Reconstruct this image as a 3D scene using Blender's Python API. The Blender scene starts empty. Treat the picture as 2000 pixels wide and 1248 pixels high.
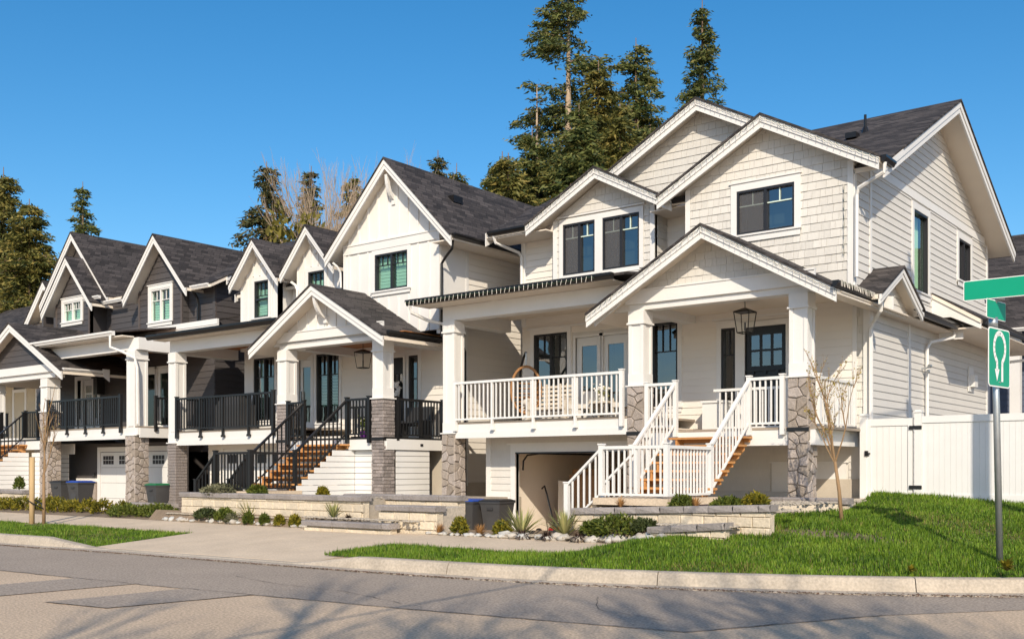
import bpy, math, random
import numpy as np
from mathutils import Vector, Matrix
random.seed(7); rng = np.random.default_rng(7)
scene = bpy.context.scene
COL = scene.collection
R = math.radians

# ------------------------------------------------------------------ camera, sky, sun
# metres; z = 0 is the photographer's eye level, the street lies at z = -1.5
YAW = math.atan(1600 / 2040)
cam_d = bpy.data.cameras.new('camera'); cam = bpy.data.objects.new('camera', cam_d); COL.objects.link(cam)
cam.location = (0, 0, 0); cam.rotation_euler = (math.pi / 2, 0, YAW)
cam_d.sensor_fit = 'HORIZONTAL'; cam_d.sensor_width = 36; cam_d.lens = 36 * 2040 / 2000
cam_d.shift_y = 294 / 2000; cam_d.clip_start = 0.1; cam_d.clip_end = 3000
scene.camera = cam

SUN_V = Vector((-0.76, 1.0, -0.80)).normalized()          # direction the light travels
sun_el = math.asin(-SUN_V.z); sun_az = math.atan2(-SUN_V.x, -SUN_V.y)   # azimuth from +Y towards +X
world = bpy.data.worlds.new('World'); scene.world = world; world.use_nodes = True
wn = world.node_tree.nodes; wl = world.node_tree.links
bg = wn['Background']
sky = wn.new('ShaderNodeTexSky'); sky.sky_type = 'NISHITA'; sky.sun_disc = False
sky.sun_elevation = sun_el; sky.sun_rotation = sun_az
sky.altitude = 50; sky.air_density = 1.0; sky.dust_density = 1.1; sky.ozone_density = 3.0
hsv = wn.new('ShaderNodeHueSaturation'); hsv.inputs['Saturation'].default_value = 1.35; hsv.inputs['Hue'].default_value = 0.495
wl.new(sky.outputs[0], hsv.inputs['Color']); wl.new(hsv.outputs[0], bg.inputs['Color'])
bg.inputs['Strength'].default_value = 0.142
sd = bpy.data.lights.new('sun', 'SUN'); sd.energy = 4.45; sd.angle = R(0.53); sd.color = (1.0, 0.87, 0.69)
so = bpy.data.objects.new('sun', sd); COL.objects.link(so)
so.rotation_euler = SUN_V.to_track_quat('-Z', 'Y').to_euler()
scene.view_settings.view_transform = 'Standard'; scene.view_settings.look = 'None'
scene.view_settings.gamma = 1.0; scene.view_settings.exposure = 0.14
scene.view_settings.use_curve_mapping = False
scene.cycles.max_bounces = 10; scene.cycles.diffuse_bounces = 7; scene.cycles.transparent_max_bounces = 12

# ------------------------------------------------------------------ materials
MATS = {}
def lk(nt, a, b): nt.links.new(a, b)
def mk(name, col, rough=0.6, var=0.0, vs=2.0, fine=0.0, fs=40.0, obj=0.0, bump=0.0, bs=60.0, metal=0.0, spec=0.4, streak=None, tint=None):
    """procedural: base colour, slow blotches (var), fine grain, per-object variation, bump"""
    m = bpy.data.materials.new(name); m.use_nodes = True; nt = m.node_tree; n = nt.nodes
    p = n['Principled BSDF']; p.inputs['Roughness'].default_value = rough; p.inputs['Metallic'].default_value = metal
    p.inputs['Specular IOR Level'].default_value = spec
    geo = n.new('ShaderNodeNewGeometry')
    pos = geo.outputs['Position']
    if streak:
        mp = n.new('ShaderNodeMapping'); mp.inputs['Scale'].default_value = streak
        lk(nt, pos, mp.inputs['Vector']); pos2 = mp.outputs[0]
    else: pos2 = pos
    fac = n.new('ShaderNodeValue'); fac.outputs[0].default_value = 1.0
    cur = fac.outputs[0]
    def add(src, amp):
        nonlocal cur
        mr = n.new('ShaderNodeMapRange'); mr.inputs['From Min'].default_value = 0; mr.inputs['From Max'].default_value = 1
        mr.inputs['To Min'].default_value = 1 - amp; mr.inputs['To Max'].default_value = 1 + amp
        lk(nt, src, mr.inputs['Value'])
        mu = n.new('ShaderNodeMath'); mu.operation = 'MULTIPLY'; lk(nt, cur, mu.inputs[0]); lk(nt, mr.outputs[0], mu.inputs[1]); cur = mu.outputs[0]
    if var:
        t = n.new('ShaderNodeTexNoise'); t.inputs['Scale'].default_value = vs; t.inputs['Detail'].default_value = 5; lk(nt, pos2, t.inputs['Vector']); add(t.outputs[0], var * 2)
    if fine:
        t = n.new('ShaderNodeTexNoise'); t.inputs['Scale'].default_value = fs; t.inputs['Detail'].default_value = 3; lk(nt, pos2, t.inputs['Vector']); add(t.outputs[0], fine * 2)
    if obj:
        oi = n.new('ShaderNodeObjectInfo'); add(oi.outputs['Random'], obj)
    rgb = n.new('ShaderNodeRGB'); rgb.outputs[0].default_value = (*col, 1)
    src = rgb.outputs[0]
    if tint:
        oi = n.new('ShaderNodeObjectInfo'); mx = n.new('ShaderNodeMix'); mx.data_type = 'RGBA'
        lk(nt, oi.outputs['Random'], mx.inputs[0]); lk(nt, src, mx.inputs[6]); mx.inputs[7].default_value = (*tint, 1); src = mx.outputs[2]
    vm = n.new('ShaderNodeVectorMath'); vm.operation = 'SCALE'; lk(nt, src, vm.inputs[0]); lk(nt, cur, vm.inputs['Scale'])
    lk(nt, vm.outputs[0], p.inputs['Base Color'])
    if bump:
        t = n.new('ShaderNodeTexNoise'); t.inputs['Scale'].default_value = bs; t.inputs['Detail'].default_value = 4; lk(nt, pos2, t.inputs['Vector'])
        b = n.new('ShaderNodeBump'); b.inputs['Strength'].default_value = bump; b.inputs['Distance'].default_value = 0.02
        lk(nt, t.outputs[0], b.inputs['Height']); lk(nt, b.outputs[0], p.inputs['Normal'])
    MATS[name] = m; return m

mk('trim_white', (.71, .70, .68), .5, var=.035, vs=1.5, fine=.02, fs=25)
mk('vinyl_white', (.72, .715, .70), .35, var=.03, vs=2)
mk('siding_cream', (.615, .595, .56), .6, var=.04, vs=1.2, obj=.025, fine=.03, fs=30, streak=(1, 1, .25), bump=.15, bs=50)
mk('shingle_cream', (.60, .58, .54), .65, var=.04, vs=1.5, obj=.06, fine=.04, fs=30, streak=(1, 1, .2), bump=.2, bs=50)
mk('siding_white', (.745, .705, .65), .55, var=.035, vs=1.0, obj=.02, streak=(1, 1, .3))
mk('panel_white', (.71, .695, .67), .55, var=.035, vs=1.0)
mk('siding_dark', (0.070, 0.063, 0.063), .5, var=.06, vs=1.2, obj=.09, fine=.04, streak=(1, 1, .3))
mk('trim_dark', (0.095, 0.077, 0.070), .5, var=.05)
mk('siding_beige', (.50, .43, .32), .6, var=.05, obj=.03)
mk('siding_blue', (.10, .12, .17), .6, var=.05, obj=.05)
mk('soffit', (.76, .68, .58), .6, var=.03, vs=2)
mk('cedar', (.42, .17, .055), .5, var=.12, vs=3, obj=.08, fine=.1, fs=20, streak=(.4, .4, 4))
mk('stair_wood', (.50, .245, .085), .5, var=.12, vs=4, obj=.16, fine=.1, fs=30, streak=(.5, 3, 3))
mk('deck_board', (.30, .25, .20), .7, var=.1, vs=4, fine=.1)
mk('black_metal', (.012, .012, .013), .35, spec=.5)
mk('gutter_black', (.012, .011, .011), .3)
mk('window_black', (.02, .02, .023), .35)
mk('door_black', (.010, .010, .013), .3)
mk('stone', (.385, .325, .27), .85, var=.14, vs=9, obj=.30, fine=.16, fs=45, bump=.9, bs=25, tint=(.29, .255, .235))
mk('mortar', (.17, .145, .12), .9, var=.1)
mk('ledge_brick', (.25, .218, .205), .85, var=.1, vs=9, obj=.28, fine=.15, fs=45, bump=.8, bs=30)
mk('concrete', (0.572, 0.466, 0.348), .8, var=.10, vs=1.3, fine=.16, fs=35, bump=.25, bs=60)
mk('kerb_concrete', (0.414, 0.356, 0.286), .8, var=.18, vs=2.2, fine=.2, fs=30, bump=.3, bs=50)
mk('foundation', (.50, .445, .37), .85, var=.12, vs=2, fine=.06)
mk('wall_block', (0.581, 0.502, 0.387), .85, var=.08, vs=6, obj=.10, fine=.10, fs=25, bump=.9, bs=16)
mk('cap_stone', (.27, .245, .235), .85, var=.12, vs=6, obj=.16, fine=.12, fs=30, bump=.8, bs=22)
mk('bark', (.17, .115, .075), .9, var=.15, vs=6, fine=.15, bump=.6, bs=20)
mk('bark_young', (.26, .165, .085), .75, var=.15, vs=12, streak=(1, 1, .3), fine=.15)
mk('bark_pale', (.36, .27, .19), .85, var=.15, vs=5)
mk('stake_wood', (.47, .33, .17), .8, var=.1, vs=6, streak=(6, 6, .4))
mk('galvanised', (.42, .45, .47), .38, var=.18, vs=14, metal=.75, streak=(1, 1, .3))
mk('sign_green', (.0, .30, .17), .4, var=.03)
mk('sign_white', (.85, .84, .82), .4)
mk('bin_grey', (.058, .058, .06), .45, var=.06, vs=6)
mk('bin_dark', (.04, .04, .042), .45)
mk('lid_blue', (.015, .06, .33), .4); mk('lid_black', (.02, .02, .021), .4); mk('lid_green', (.01, .16, .06), .4)
mk('cardboard', (.28, .155, .075), .8, var=.08, obj=.1)
mk('drywall', (.74, .67, .58), .7, var=.03)
mk('red_plastic', (.35, .01, .015), .35)
mk('room_dark', (.055, .053, .05), .9)
mk('room_pale', (.40, .42, .36), .9)
mk('blind', (.62, .74, .66), .6)
mk('curtain', (.62, .66, .55), .8, var=.05)
mk('wicker', (.30, .15, .06), .7, var=.15, vs=20)
mk('bench_wood', (.55, .49, .41), .7, var=.08, vs=8)
mk('cushion', (.62, .58, .52), .9, var=.05)
mk('soil', (.20, .15, .105), .95, var=.2, vs=4, fine=.2, bump=.8, bs=20)
mk('gravel', (0.458, 0.405, 0.334), .9, var=.12, vs=8, obj=.3, fine=.2, fs=30)
mk('river_rock', (0.510, 0.458, 0.392), .7, var=.1, vs=8, obj=.22, fine=.12, tint=(.36, .37, .37))
mk('wire_green', (.03, .07, .035), .5); mk('bulb', (.62, .58, .52), .25)
mk('flower_white', (.75, .72, .68), .8)
mk('pot_purple', (.10, .02, .16), .4)
mk('debris', (.17, .095, .06), .95, var=.2, fine=.3, fs=60)

def mk_leaf(name, c1, c2, rough=.6, c3=None):
    m = bpy.data.materials.new(name); m.use_nodes = True; nt = m.node_tree; n = nt.nodes; p = n['Principled BSDF']
    p.inputs['Roughness'].default_value = rough; p.inputs['Specular IOR Level'].default_value = .3
    geo = n.new('ShaderNodeNewGeometry'); t = n.new('ShaderNodeTexNoise'); t.inputs['Scale'].default_value = 1.3; t.inputs['Detail'].default_value = 3
    lk(nt, geo.outputs['Position'], t.inputs['Vector'])
    ri = geo.outputs['Random Per Island']
    ad = n.new('ShaderNodeMath'); ad.operation = 'ADD'; lk(nt, t.outputs[0], ad.inputs[0]); lk(nt, ri, ad.inputs[1])
    cr = n.new('ShaderNodeValToRGB'); cr.color_ramp.elements[0].position = .35; cr.color_ramp.elements[0].color = (*c1, 1)
    cr.color_ramp.elements[1].position = 1.25 if c3 is None else .8; cr.color_ramp.elements[1].color = (*c2, 1)
    if c3: e = cr.color_ramp.elements.new(1.0); e.color = (*c3, 1)
    dv = n.new('ShaderNodeMath'); dv.operation = 'MULTIPLY'; dv.inputs[1].default_value = .66; lk(nt, ad.outputs[0], dv.inputs[0])
    lk(nt, dv.outputs[0], cr.inputs[0]); lk(nt, cr.outputs[0], p.inputs['Base Color'])
    tr = n.new('ShaderNodeBsdfTranslucent'); lk(nt, cr.outputs[0], tr.inputs['Color'])
    mx = n.new('ShaderNodeMixShader'); mx.inputs[0].default_value = .25; lk(nt, p.outputs[0], mx.inputs[1]); lk(nt, tr.outputs[0], mx.inputs[2])
    lk(nt, mx.outputs[0], n['Material Output'].inputs[0]); MATS[name] = m
mk_leaf('conifer', (.032, .058, .020), (.15, .17, .045), .6, (.24, .21, .065))
mk_leaf('conifer_olive', (.042, .058, .016), (.20, .185, .045), .6, (.30, .23, .06))
mk_leaf('conifer_brown', (.030, .048, .022), (.125, .12, .042), .6, (.21, .145, .06))
mk_leaf('willow', (.10, .09, .015), (.24, .20, .04))
mk_leaf('grass', (.028, .072, .007), (.15, .265, .018), .55, (.24, .34, .035))
mk('tar', (.09, .08, .07), .8); mk('bark_grey', (.36, .275, .20), .85, var=.15, vs=5)
mk_leaf('dry_grass', (.10, .12, .02), (.32, .26, .09))
mk_leaf('shrub_yellow', (.07, .085, .01), (.30, .24, .02))
mk_leaf('shrub_green', (.045, .075, .012), (.15, .17, .025))
mk_leaf('shrub_grey', (.10, .105, .06), (.22, .21, .12))
mk_leaf('shrub_dark', (.03, .045, .015), (.08, .10, .03))
mk_leaf('yucca', (.16, .19, .06), (.50, .46, .20))
mk_leaf('tan_grass', (.30, .15, .05), (.55, .31, .12))
mk_leaf('dark_grass', (.03, .018, .014), (.10, .055, .04))
mk_leaf('bud', (.30, .22, .06), (.45, .36, .10))

def mk_roof(name, zs, c1, c2):
    m = bpy.data.materials.new(name); m.use_nodes = True; nt = m.node_tree; n = nt.nodes; p = n['Principled BSDF']
    p.inputs['Roughness'].default_value = .8; p.inputs['Specular IOR Level'].default_value = .25
    geo = n.new('ShaderNodeNewGeometry'); sp = n.new('ShaderNodeSeparateXYZ'); lk(nt, geo.outputs['Position'], sp.inputs[0])
    ad = n.new('ShaderNodeMath'); ad.operation = 'ADD'; lk(nt, sp.outputs[0], ad.inputs[0]); lk(nt, sp.outputs[1], ad.inputs[1])
    mz = n.new('ShaderNodeMath'); mz.operation = 'MULTIPLY'; mz.inputs[1].default_value = zs; lk(nt, sp.outputs[2], mz.inputs[0])
    cb = n.new('ShaderNodeCombineXYZ'); lk(nt, ad.outputs[0], cb.inputs[0]); lk(nt, mz.outputs[0], cb.inputs[1])
    br = n.new('ShaderNodeTexBrick'); br.inputs['Scale'].default_value = 1.0; br.inputs['Brick Width'].default_value = .36; br.inputs['Row Height'].default_value = .14
    br.inputs['Mortar Size'].default_value = .006; br.inputs['Mortar Smooth'].default_value = .3; br.offset = .37; br.squash = .7; br.squash_frequency = 3
    br.inputs['Color1'].default_value = (*c1, 1); br.inputs['Color2'].default_value = (*c2, 1); br.inputs['Mortar'].default_value = (.012, .011, .011, 1)
    lk(nt, cb.outputs[0], br.inputs['Vector'])
    t = n.new('ShaderNodeTexNoise'); t.inputs['Scale'].default_value = 1.1; t.inputs['Detail'].default_value = 4; lk(nt, geo.outputs['Position'], t.inputs['Vector'])
    t2 = n.new('ShaderNodeTexNoise'); t2.inputs['Scale'].default_value = 70; lk(nt, geo.outputs['Position'], t2.inputs['Vector'])
    a2 = n.new('ShaderNodeMath'); a2.operation = 'ADD'; lk(nt, t.outputs[0], a2.inputs[0]); lk(nt, t2.outputs[0], a2.inputs[1])
    vm = n.new('ShaderNodeVectorMath'); vm.operation = 'SCALE'; lk(nt, br.outputs[0], vm.inputs[0]); lk(nt, a2.outputs[0], vm.inputs['Scale'])
    lk(nt, vm.outputs[0], p.inputs['Base Color'])
    b = n.new('ShaderNodeBump'); b.inputs['Strength'].default_value = .6; b.inputs['Distance'].default_value = .02
    lk(nt, br.outputs['Fac'], b.inputs['Height']); b.invert = True; lk(nt, b.outputs[0], p.inputs['Normal']); MATS[name] = m
mk_roof('roof_low', 2.1, (.028, .025, .025), (.080, .070, .067))
mk_roof('roof_steep', 1.42, (.028, .025, .025), (.078, .068, .066))
mk_roof('roof_flat', 3.5, (.030, .026, .025), (.085, .073, .07))

def mk_glass(name, tint, ior, dark=None):
    m = bpy.data.materials.new(name); m.use_nodes = True; nt = m.node_tree; n = nt.nodes; n.remove(n['Principled BSDF'])
    tr = n.new('ShaderNodeBsdfTransparent'); tr.inputs[0].default_value = (*tint, 1)
    gl = n.new('ShaderNodeBsdfGlossy'); gl.inputs['Roughness'].default_value = .02; gl.inputs['Color'].default_value = (.95, .97, 1, 1)
    lw = n.new('ShaderNodeLayerWeight'); pw = n.new('ShaderNodeMath'); pw.operation = 'POWER'; pw.inputs[1].default_value = 4.0; lk(nt, lw.outputs['Facing'], pw.inputs[0])
    fr = n.new('ShaderNodeMapRange'); fr.inputs['To Min'].default_value = ior; fr.inputs['To Max'].default_value = 1.0; lk(nt, pw.outputs[0], fr.inputs['Value'])
    geo = n.new('ShaderNodeNewGeometry'); t = n.new('ShaderNodeTexNoise'); t.inputs['Scale'].default_value = 1.7; lk(nt, geo.outputs['Position'], t.inputs['Vector'])
    b = n.new('ShaderNodeBump'); b.inputs['Strength'].default_value = .05; b.inputs['Distance'].default_value = .05; lk(nt, t.outputs[0], b.inputs['Height']); lk(nt, b.outputs[0], gl.inputs['Normal'])
    mx = n.new('ShaderNodeMixShader'); lk(nt, fr.outputs[0], mx.inputs[0]); lk(nt, tr.outputs[0], mx.inputs[1]); lk(nt, gl.outputs[0], mx.inputs[2])
    lk(nt, mx.outputs[0], n['Material Output'].inputs[0]); MATS[name] = m
mk_glass('glass', (.55, .70, .68), .21)
mk_glass('glass_green', (.72, .92, .82), .10)

def mk_road(name, col, contrast):
    m = mk(name, col, .85, var=.07, vs=.9, fine=contrast, fs=34, bump=.5, bs=55)
    return m
mk_road('road_old', (.53, .405, .285), .42)
mk_road('road_dark', (.34, .28, .225), .45)
mk_glass('glass_clear', (.93, .95, .93), .05)
m = bpy.data.materials.new('screen'); m.use_nodes = True; n_ = m.node_tree.nodes; t_ = n_.new('ShaderNodeBsdfTransparent'); mx_ = n_.new('ShaderNodeMixShader'); mx_.inputs[0].default_value = .55
n_['Principled BSDF'].inputs['Base Color'].default_value = (.10, .10, .105, 1); n_['Principled BSDF'].inputs['Roughness'].default_value = .8
lk(m.node_tree, t_.outputs[0], mx_.inputs[1]); lk(m.node_tree, n_['Principled BSDF'].outputs[0], mx_.inputs[2]); lk(m.node_tree, mx_.outputs[0], n_['Material Output'].inputs[0]); MATS['screen'] = m
# ------------------------------------------------------------------ builders
def new_obj(name, me, parent=None):
    o = bpy.data.objects.new(name, me); COL.objects.link(o)
    if parent is not None:
        o.parent = parent
        if parent.type == 'EMPTY': o.matrix_parent_inverse = Matrix.Translation(-parent.location)
    return o
def thing(name, label, cat, loc=(0, 0, 0), group=None):
    """top-level empty; children are built in world coordinates"""
    o = bpy.data.objects.new(name, None); COL.objects.link(o); o.empty_display_size = .2; o.location = loc
    o['label'] = label; o['category'] = cat
    if group: o['group'] = group
    return o
def tag(o, label, cat, group=None):
    o['label'] = label; o['category'] = cat
    if group: o['group'] = group
    return o
def struct(o): o['kind'] = 'structure'; return o
def stuff(o): o['kind'] = 'stuff'; return o
def raw(name, v, f, mat, parent=None, smooth=False):
    me = bpy.data.meshes.new(name); me.from_pydata([tuple(p) for p in v], [], f); me.materials.append(MATS[mat]); me.update()
    if smooth: me.shade_smooth()
    return new_obj(name, me, parent)
CUBES = {}
def B(name, x0, x1, y0, y1, z0, z1, mat, parent=None):
    if mat not in CUBES:
        me = bpy.data.meshes.new('block_' + mat)
        me.from_pydata([(x, y, z) for x in (-.5, .5) for y in (-.5, .5) for z in (-.5, .5)], [], [(0, 1, 3, 2), (4, 6, 7, 5), (0, 4, 5, 1), (2, 3, 7, 6), (0, 2, 6, 4), (1, 5, 7, 3)])
        me.materials.append(MATS[mat]); me.update(); CUBES[mat] = me
    o = new_obj(name, CUBES[mat], parent)
    o.location = ((x0 + x1) / 2, (y0 + y1) / 2, (z0 + z1) / 2); o.scale = (abs(x1 - x0), abs(y1 - y0), abs(z1 - z0)); return o
class MB:
    """collects shapes into one mesh"""
    def __init__(s): s.v = []; s.f = []
    def add(s, v, f):
        b = len(s.v); s.v += [tuple(p) for p in v]; s.f += [tuple(b + i for i in q) for q in f]; return s
    def box(s, x0, x1, y0, y1, z0, z1):
        return s.add([(x, y, z) for x in (x0, x1) for y in (y0, y1) for z in (z0, z1)], [(0, 1, 3, 2), (4, 6, 7, 5), (0, 4, 5, 1), (2, 3, 7, 6), (0, 2, 6, 4), (1, 5, 7, 3)])
    def ext(s, pts, vec):
        n = len(pts); vec = Vector(vec); q = [Vector(p) for p in pts]
        return s.add(q + [p + vec for p in q], [tuple(range(n)), tuple(range(2 * n - 1, n - 1, -1))] + [(i, i + n, (i + 1) % n + n, (i + 1) % n) for i in range(n)])
    def tube(s, pts, r, n=6, cap=True):
        pts = [Vector(p) for p in pts]; k = len(pts); rr = r if isinstance(r, (list, tuple)) else [r] * k
        base = len(s.v); prev = None
        for i, p in enumerate(pts):
            d = (pts[min(i + 1, k - 1)] - pts[max(i - 1, 0)]); d = d.normalized() if d.length > 1e-9 else Vector((0, 0, 1))
            if prev is None: u = d.orthogonal().normalized()
            else:
                u = prev - d * prev.dot(d); u = u.normalized() if u.length > 1e-6 else d.orthogonal().normalized()
            prev = u; w = d.cross(u)
            for j in range(n):
                a = 2 * math.pi * j / n + math.pi / n
                s.v.append(tuple(p + (u * math.cos(a) + w * math.sin(a)) * rr[i]))
        for i in range(k - 1):
            for j in range(n):
                a = base + i * n + j; b2 = base + i * n + (j + 1) % n
                s.f.append((a, b2, b2 + n, a + n))
        if cap: s.f.append(tuple(base + j for j in range(n))[::-1]); s.f.append(tuple(base + (k - 1) * n + j for j in range(n)))
        return s
    def ico(s, c, r, sq=(1, 1, 1), rot=0, jit=.0, rnd=random):
        t = (1 + 5 ** .5) / 2
        vs = [(-1, t, 0), (1, t, 0), (-1, -t, 0), (1, -t, 0), (0, -1, t), (0, 1, t), (0, -1, -t), (0, 1, -t), (t, 0, -1), (t, 0, 1), (-t, 0, -1), (-t, 0, 1)]
        fs = [(0, 11, 5), (0, 5, 1), (0, 1, 7), (0, 7, 10), (0, 10, 11), (1, 5, 9), (5, 11, 4), (11, 10, 2), (10, 7, 6), (7, 1, 8), (3, 9, 4), (3, 4, 2), (3, 2, 6), (3, 6, 8), (3, 8, 9), (4, 9, 5), (2, 4, 11), (6, 2, 10), (8, 6, 7), (9, 8, 1)]
        out = []
        for x, y, z in vs:
            k = r / 1.902 * (1 + rnd.uniform(-jit, jit)); x, y, z = x * k * sq[0], y * k * sq[1], z * k * sq[2]
            out.append((c[0] + x * math.cos(rot) - y * math.sin(rot), c[1] + x * math.sin(rot) + y * math.cos(rot), c[2] + z))
        return s.add(out, fs)
    def obj(s, name, mat, parent=None, smooth=False): return raw(name, s.v, s.f, mat, parent, smooth)
def ext(name, pts, vec, mat, parent=None): return MB().ext(pts, vec).obj(name, mat, parent)
def tube(name, pts, r, mat, parent=None, n=8, smooth=True): return MB().tube(pts, r, n).obj(name, mat, parent, smooth)
def big(name, V, F, mat, parent=None):
    """numpy triangles"""
    me = bpy.data.meshes.new(name); V = np.asarray(V, np.float32); F = np.asarray(F, np.int32)
    me.vertices.add(len(V)); me.vertices.foreach_set('co', V.ravel())
    k = F.shape[1]; me.loops.add(F.size); me.loops.foreach_set('vertex_index', F.ravel())
    me.polygons.add(len(F)); me.polygons.foreach_set('loop_start', np.arange(0, F.size, k, dtype=np.int32))
    me.polygons.foreach_set('loop_total', np.full(len(F), k, np.int32)); me.update(calc_edges=True)
    me.materials.append(MATS[mat]); return new_obj(name, me, parent)

# ---- 2-D clipping in wall coordinates (s, z)
def clip(poly, a, b, c):
    out = []
    for i in range(len(poly)):
        p, q = poly[i], poly[(i + 1) % len(poly)]; dp = a * p[0] + b * p[1] - c; dq = a * q[0] + b * q[1] - c
        if dp <= 0: out.append(p)
        if (dp < 0 < dq) or (dq < 0 < dp):
            t = dp / (dp - dq); out.append((p[0] + t * (q[0] - p[0]), p[1] + t * (q[1] - p[1])))
    return out
def band(poly, s0, s1, z0, z1):
    for h in ((-1, 0, -s0), (1, 0, s1), (0, -1, -z0), (0, 1, z1)):
        poly = clip(poly, *h)
        if len(poly) < 3: return []
    return poly
def area(p): return abs(sum(p[i][0] * p[(i + 1) % len(p)][1] - p[(i + 1) % len(p)][0] * p[i][1] for i in range(len(p)))) / 2
def minus(poly, rects):
    todo = [poly]
    for (a, b, c, d) in rects:
        nxt = []
        for p in todo:
            mid = band(p, a, b, c, d)
            if len(mid) < 3 or area(mid) < 1e-5: nxt.append(p); continue
            for h in ((-9e9, a, -9e9, 9e9), (b, 9e9, -9e9, 9e9), (a, b, -9e9, c), (a, b, d, 9e9)):
                q = band(p, *h)
                if len(q) >= 3 and area(q) > 1e-4: nxt.append(q)
        todo = nxt
    return todo
# a wall plane: ('Y', y) faces -Y towards the street, ('X', x) faces +X
def P3(pl, s, z, o=0.0): return (s, pl[1] - o, z) if pl[0] == 'Y' else (pl[1] + o, s, z)
def inward(pl, d): return (0, d, 0) if pl[0] == 'Y' else (-d, 0, 0)
def pbox(name, pl, s0, s1, z0, z1, o0, o1, mat, parent=None):
    if pl[0] == 'Y': return B(name, s0, s1, pl[1] - o1, pl[1] - o0, z0, z1, mat, parent)
    return B(name, pl[1] + o0, pl[1] + o1, s0, s1, z0, z1, mat, parent)
def pane(pl, s0, s1, z0, z1, o, mat, parent): return raw('pane', [P3(pl, s0, z0, o), P3(pl, s1, z0, o), P3(pl, s1, z1, o), P3(pl, s0, z1, o)], [(0, 1, 2, 3)], mat, parent)
def mbox(mb, pl, s0, s1, z0, z1, o0, o1):
    if pl[0] == 'Y': mb.box(s0, s1, pl[1] - o1, pl[1] - o0, z0, z1)
    else: mb.box(pl[1] + o0, pl[1] + o1, s0, s1, z0, z1)
def wall(pl, poly, rects, mat, parent, th=.12, name='wall'):
    mb = MB()
    for p in minus(poly, rects): mb.ext([P3(pl, s, z, 0) for s, z in p], inward(pl, th))
    return mb.obj(name, mat, parent)
def plate(pl, p, off):
    """thin piece standing proud of the wall; off(z) gives its relief"""
    n = len(p); v = [P3(pl, s, z, off(z)) for s, z in p] + [P3(pl, s, z, 0.001) for s, z in p]
    return v, [tuple(range(n))] + [(i, i + n, (i + 1) % n + n, (i + 1) % n) for i in range(n)]
def lap(pl, poly, rects, mat, parent, e=.155, z0=None, name='siding_board', maxlen=3.6):
    zs = [z for _, z in poly]; z = min(zs) if z0 is None else z0; k = 0
    while z < max(zs):
        b = band(poly, -9e9, 9e9, z, z + e)
        if len(b) >= 3:
            for p in minus(b, rects):
                if area(p) < .002: continue
                ss = [s for s, _ in p]; a0, a1 = min(ss), max(ss); cuts = [a0]
                c = a0 + random.uniform(.5, 1) * maxlen
                while c < a1 - .5: cuts.append(c); c += maxlen
                cuts.append(a1)
                for i in range(len(cuts) - 1):
                    q = band(p, cuts[i] + (.003 if i else 0), cuts[i + 1], -9e9, 9e9)
                    if len(q) < 3 or area(q) < .002: continue
                    zz = z
                    v, f = plate(pl, q, lambda y: .022 - .017 * min(1, max(0, (y - zz) / e)))
                    raw(name, v, f, mat, parent)
        z += e; k += 1
def shingles(pl, poly, rects, mat, parent, e=.165, budget=None):
    zs = [z for _, z in poly]; ss = [s for s, _ in poly]; z = min(zs); rest = MB()
    while z < max(zs):
        s = min(ss) - random.uniform(0, .2)
        while s < max(ss):
            w = random.choice((.10, .13, .15, .17, .19, .21, .24)); b = band(poly, s + .005, s + w, z, z + e)
            if len(b) >= 3:
                for q in minus(b, rects):
                    if area(q) < .0008: continue
                    zz = z; d = random.uniform(.017, .025)
                    v, f = plate(pl, q, lambda y: d - (d - .005) * min(1, max(0, (y - zz) / e)))
                    if budget is None or budget[0] > 0:
                        raw('shingle', v, f, mat, parent)
                        if budget: budget[0] -= 1
                    else: rest.add(v, f)
            s += w
        z += e
    if rest.v: stuff(rest.obj('shingle_field', mat, parent))

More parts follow.
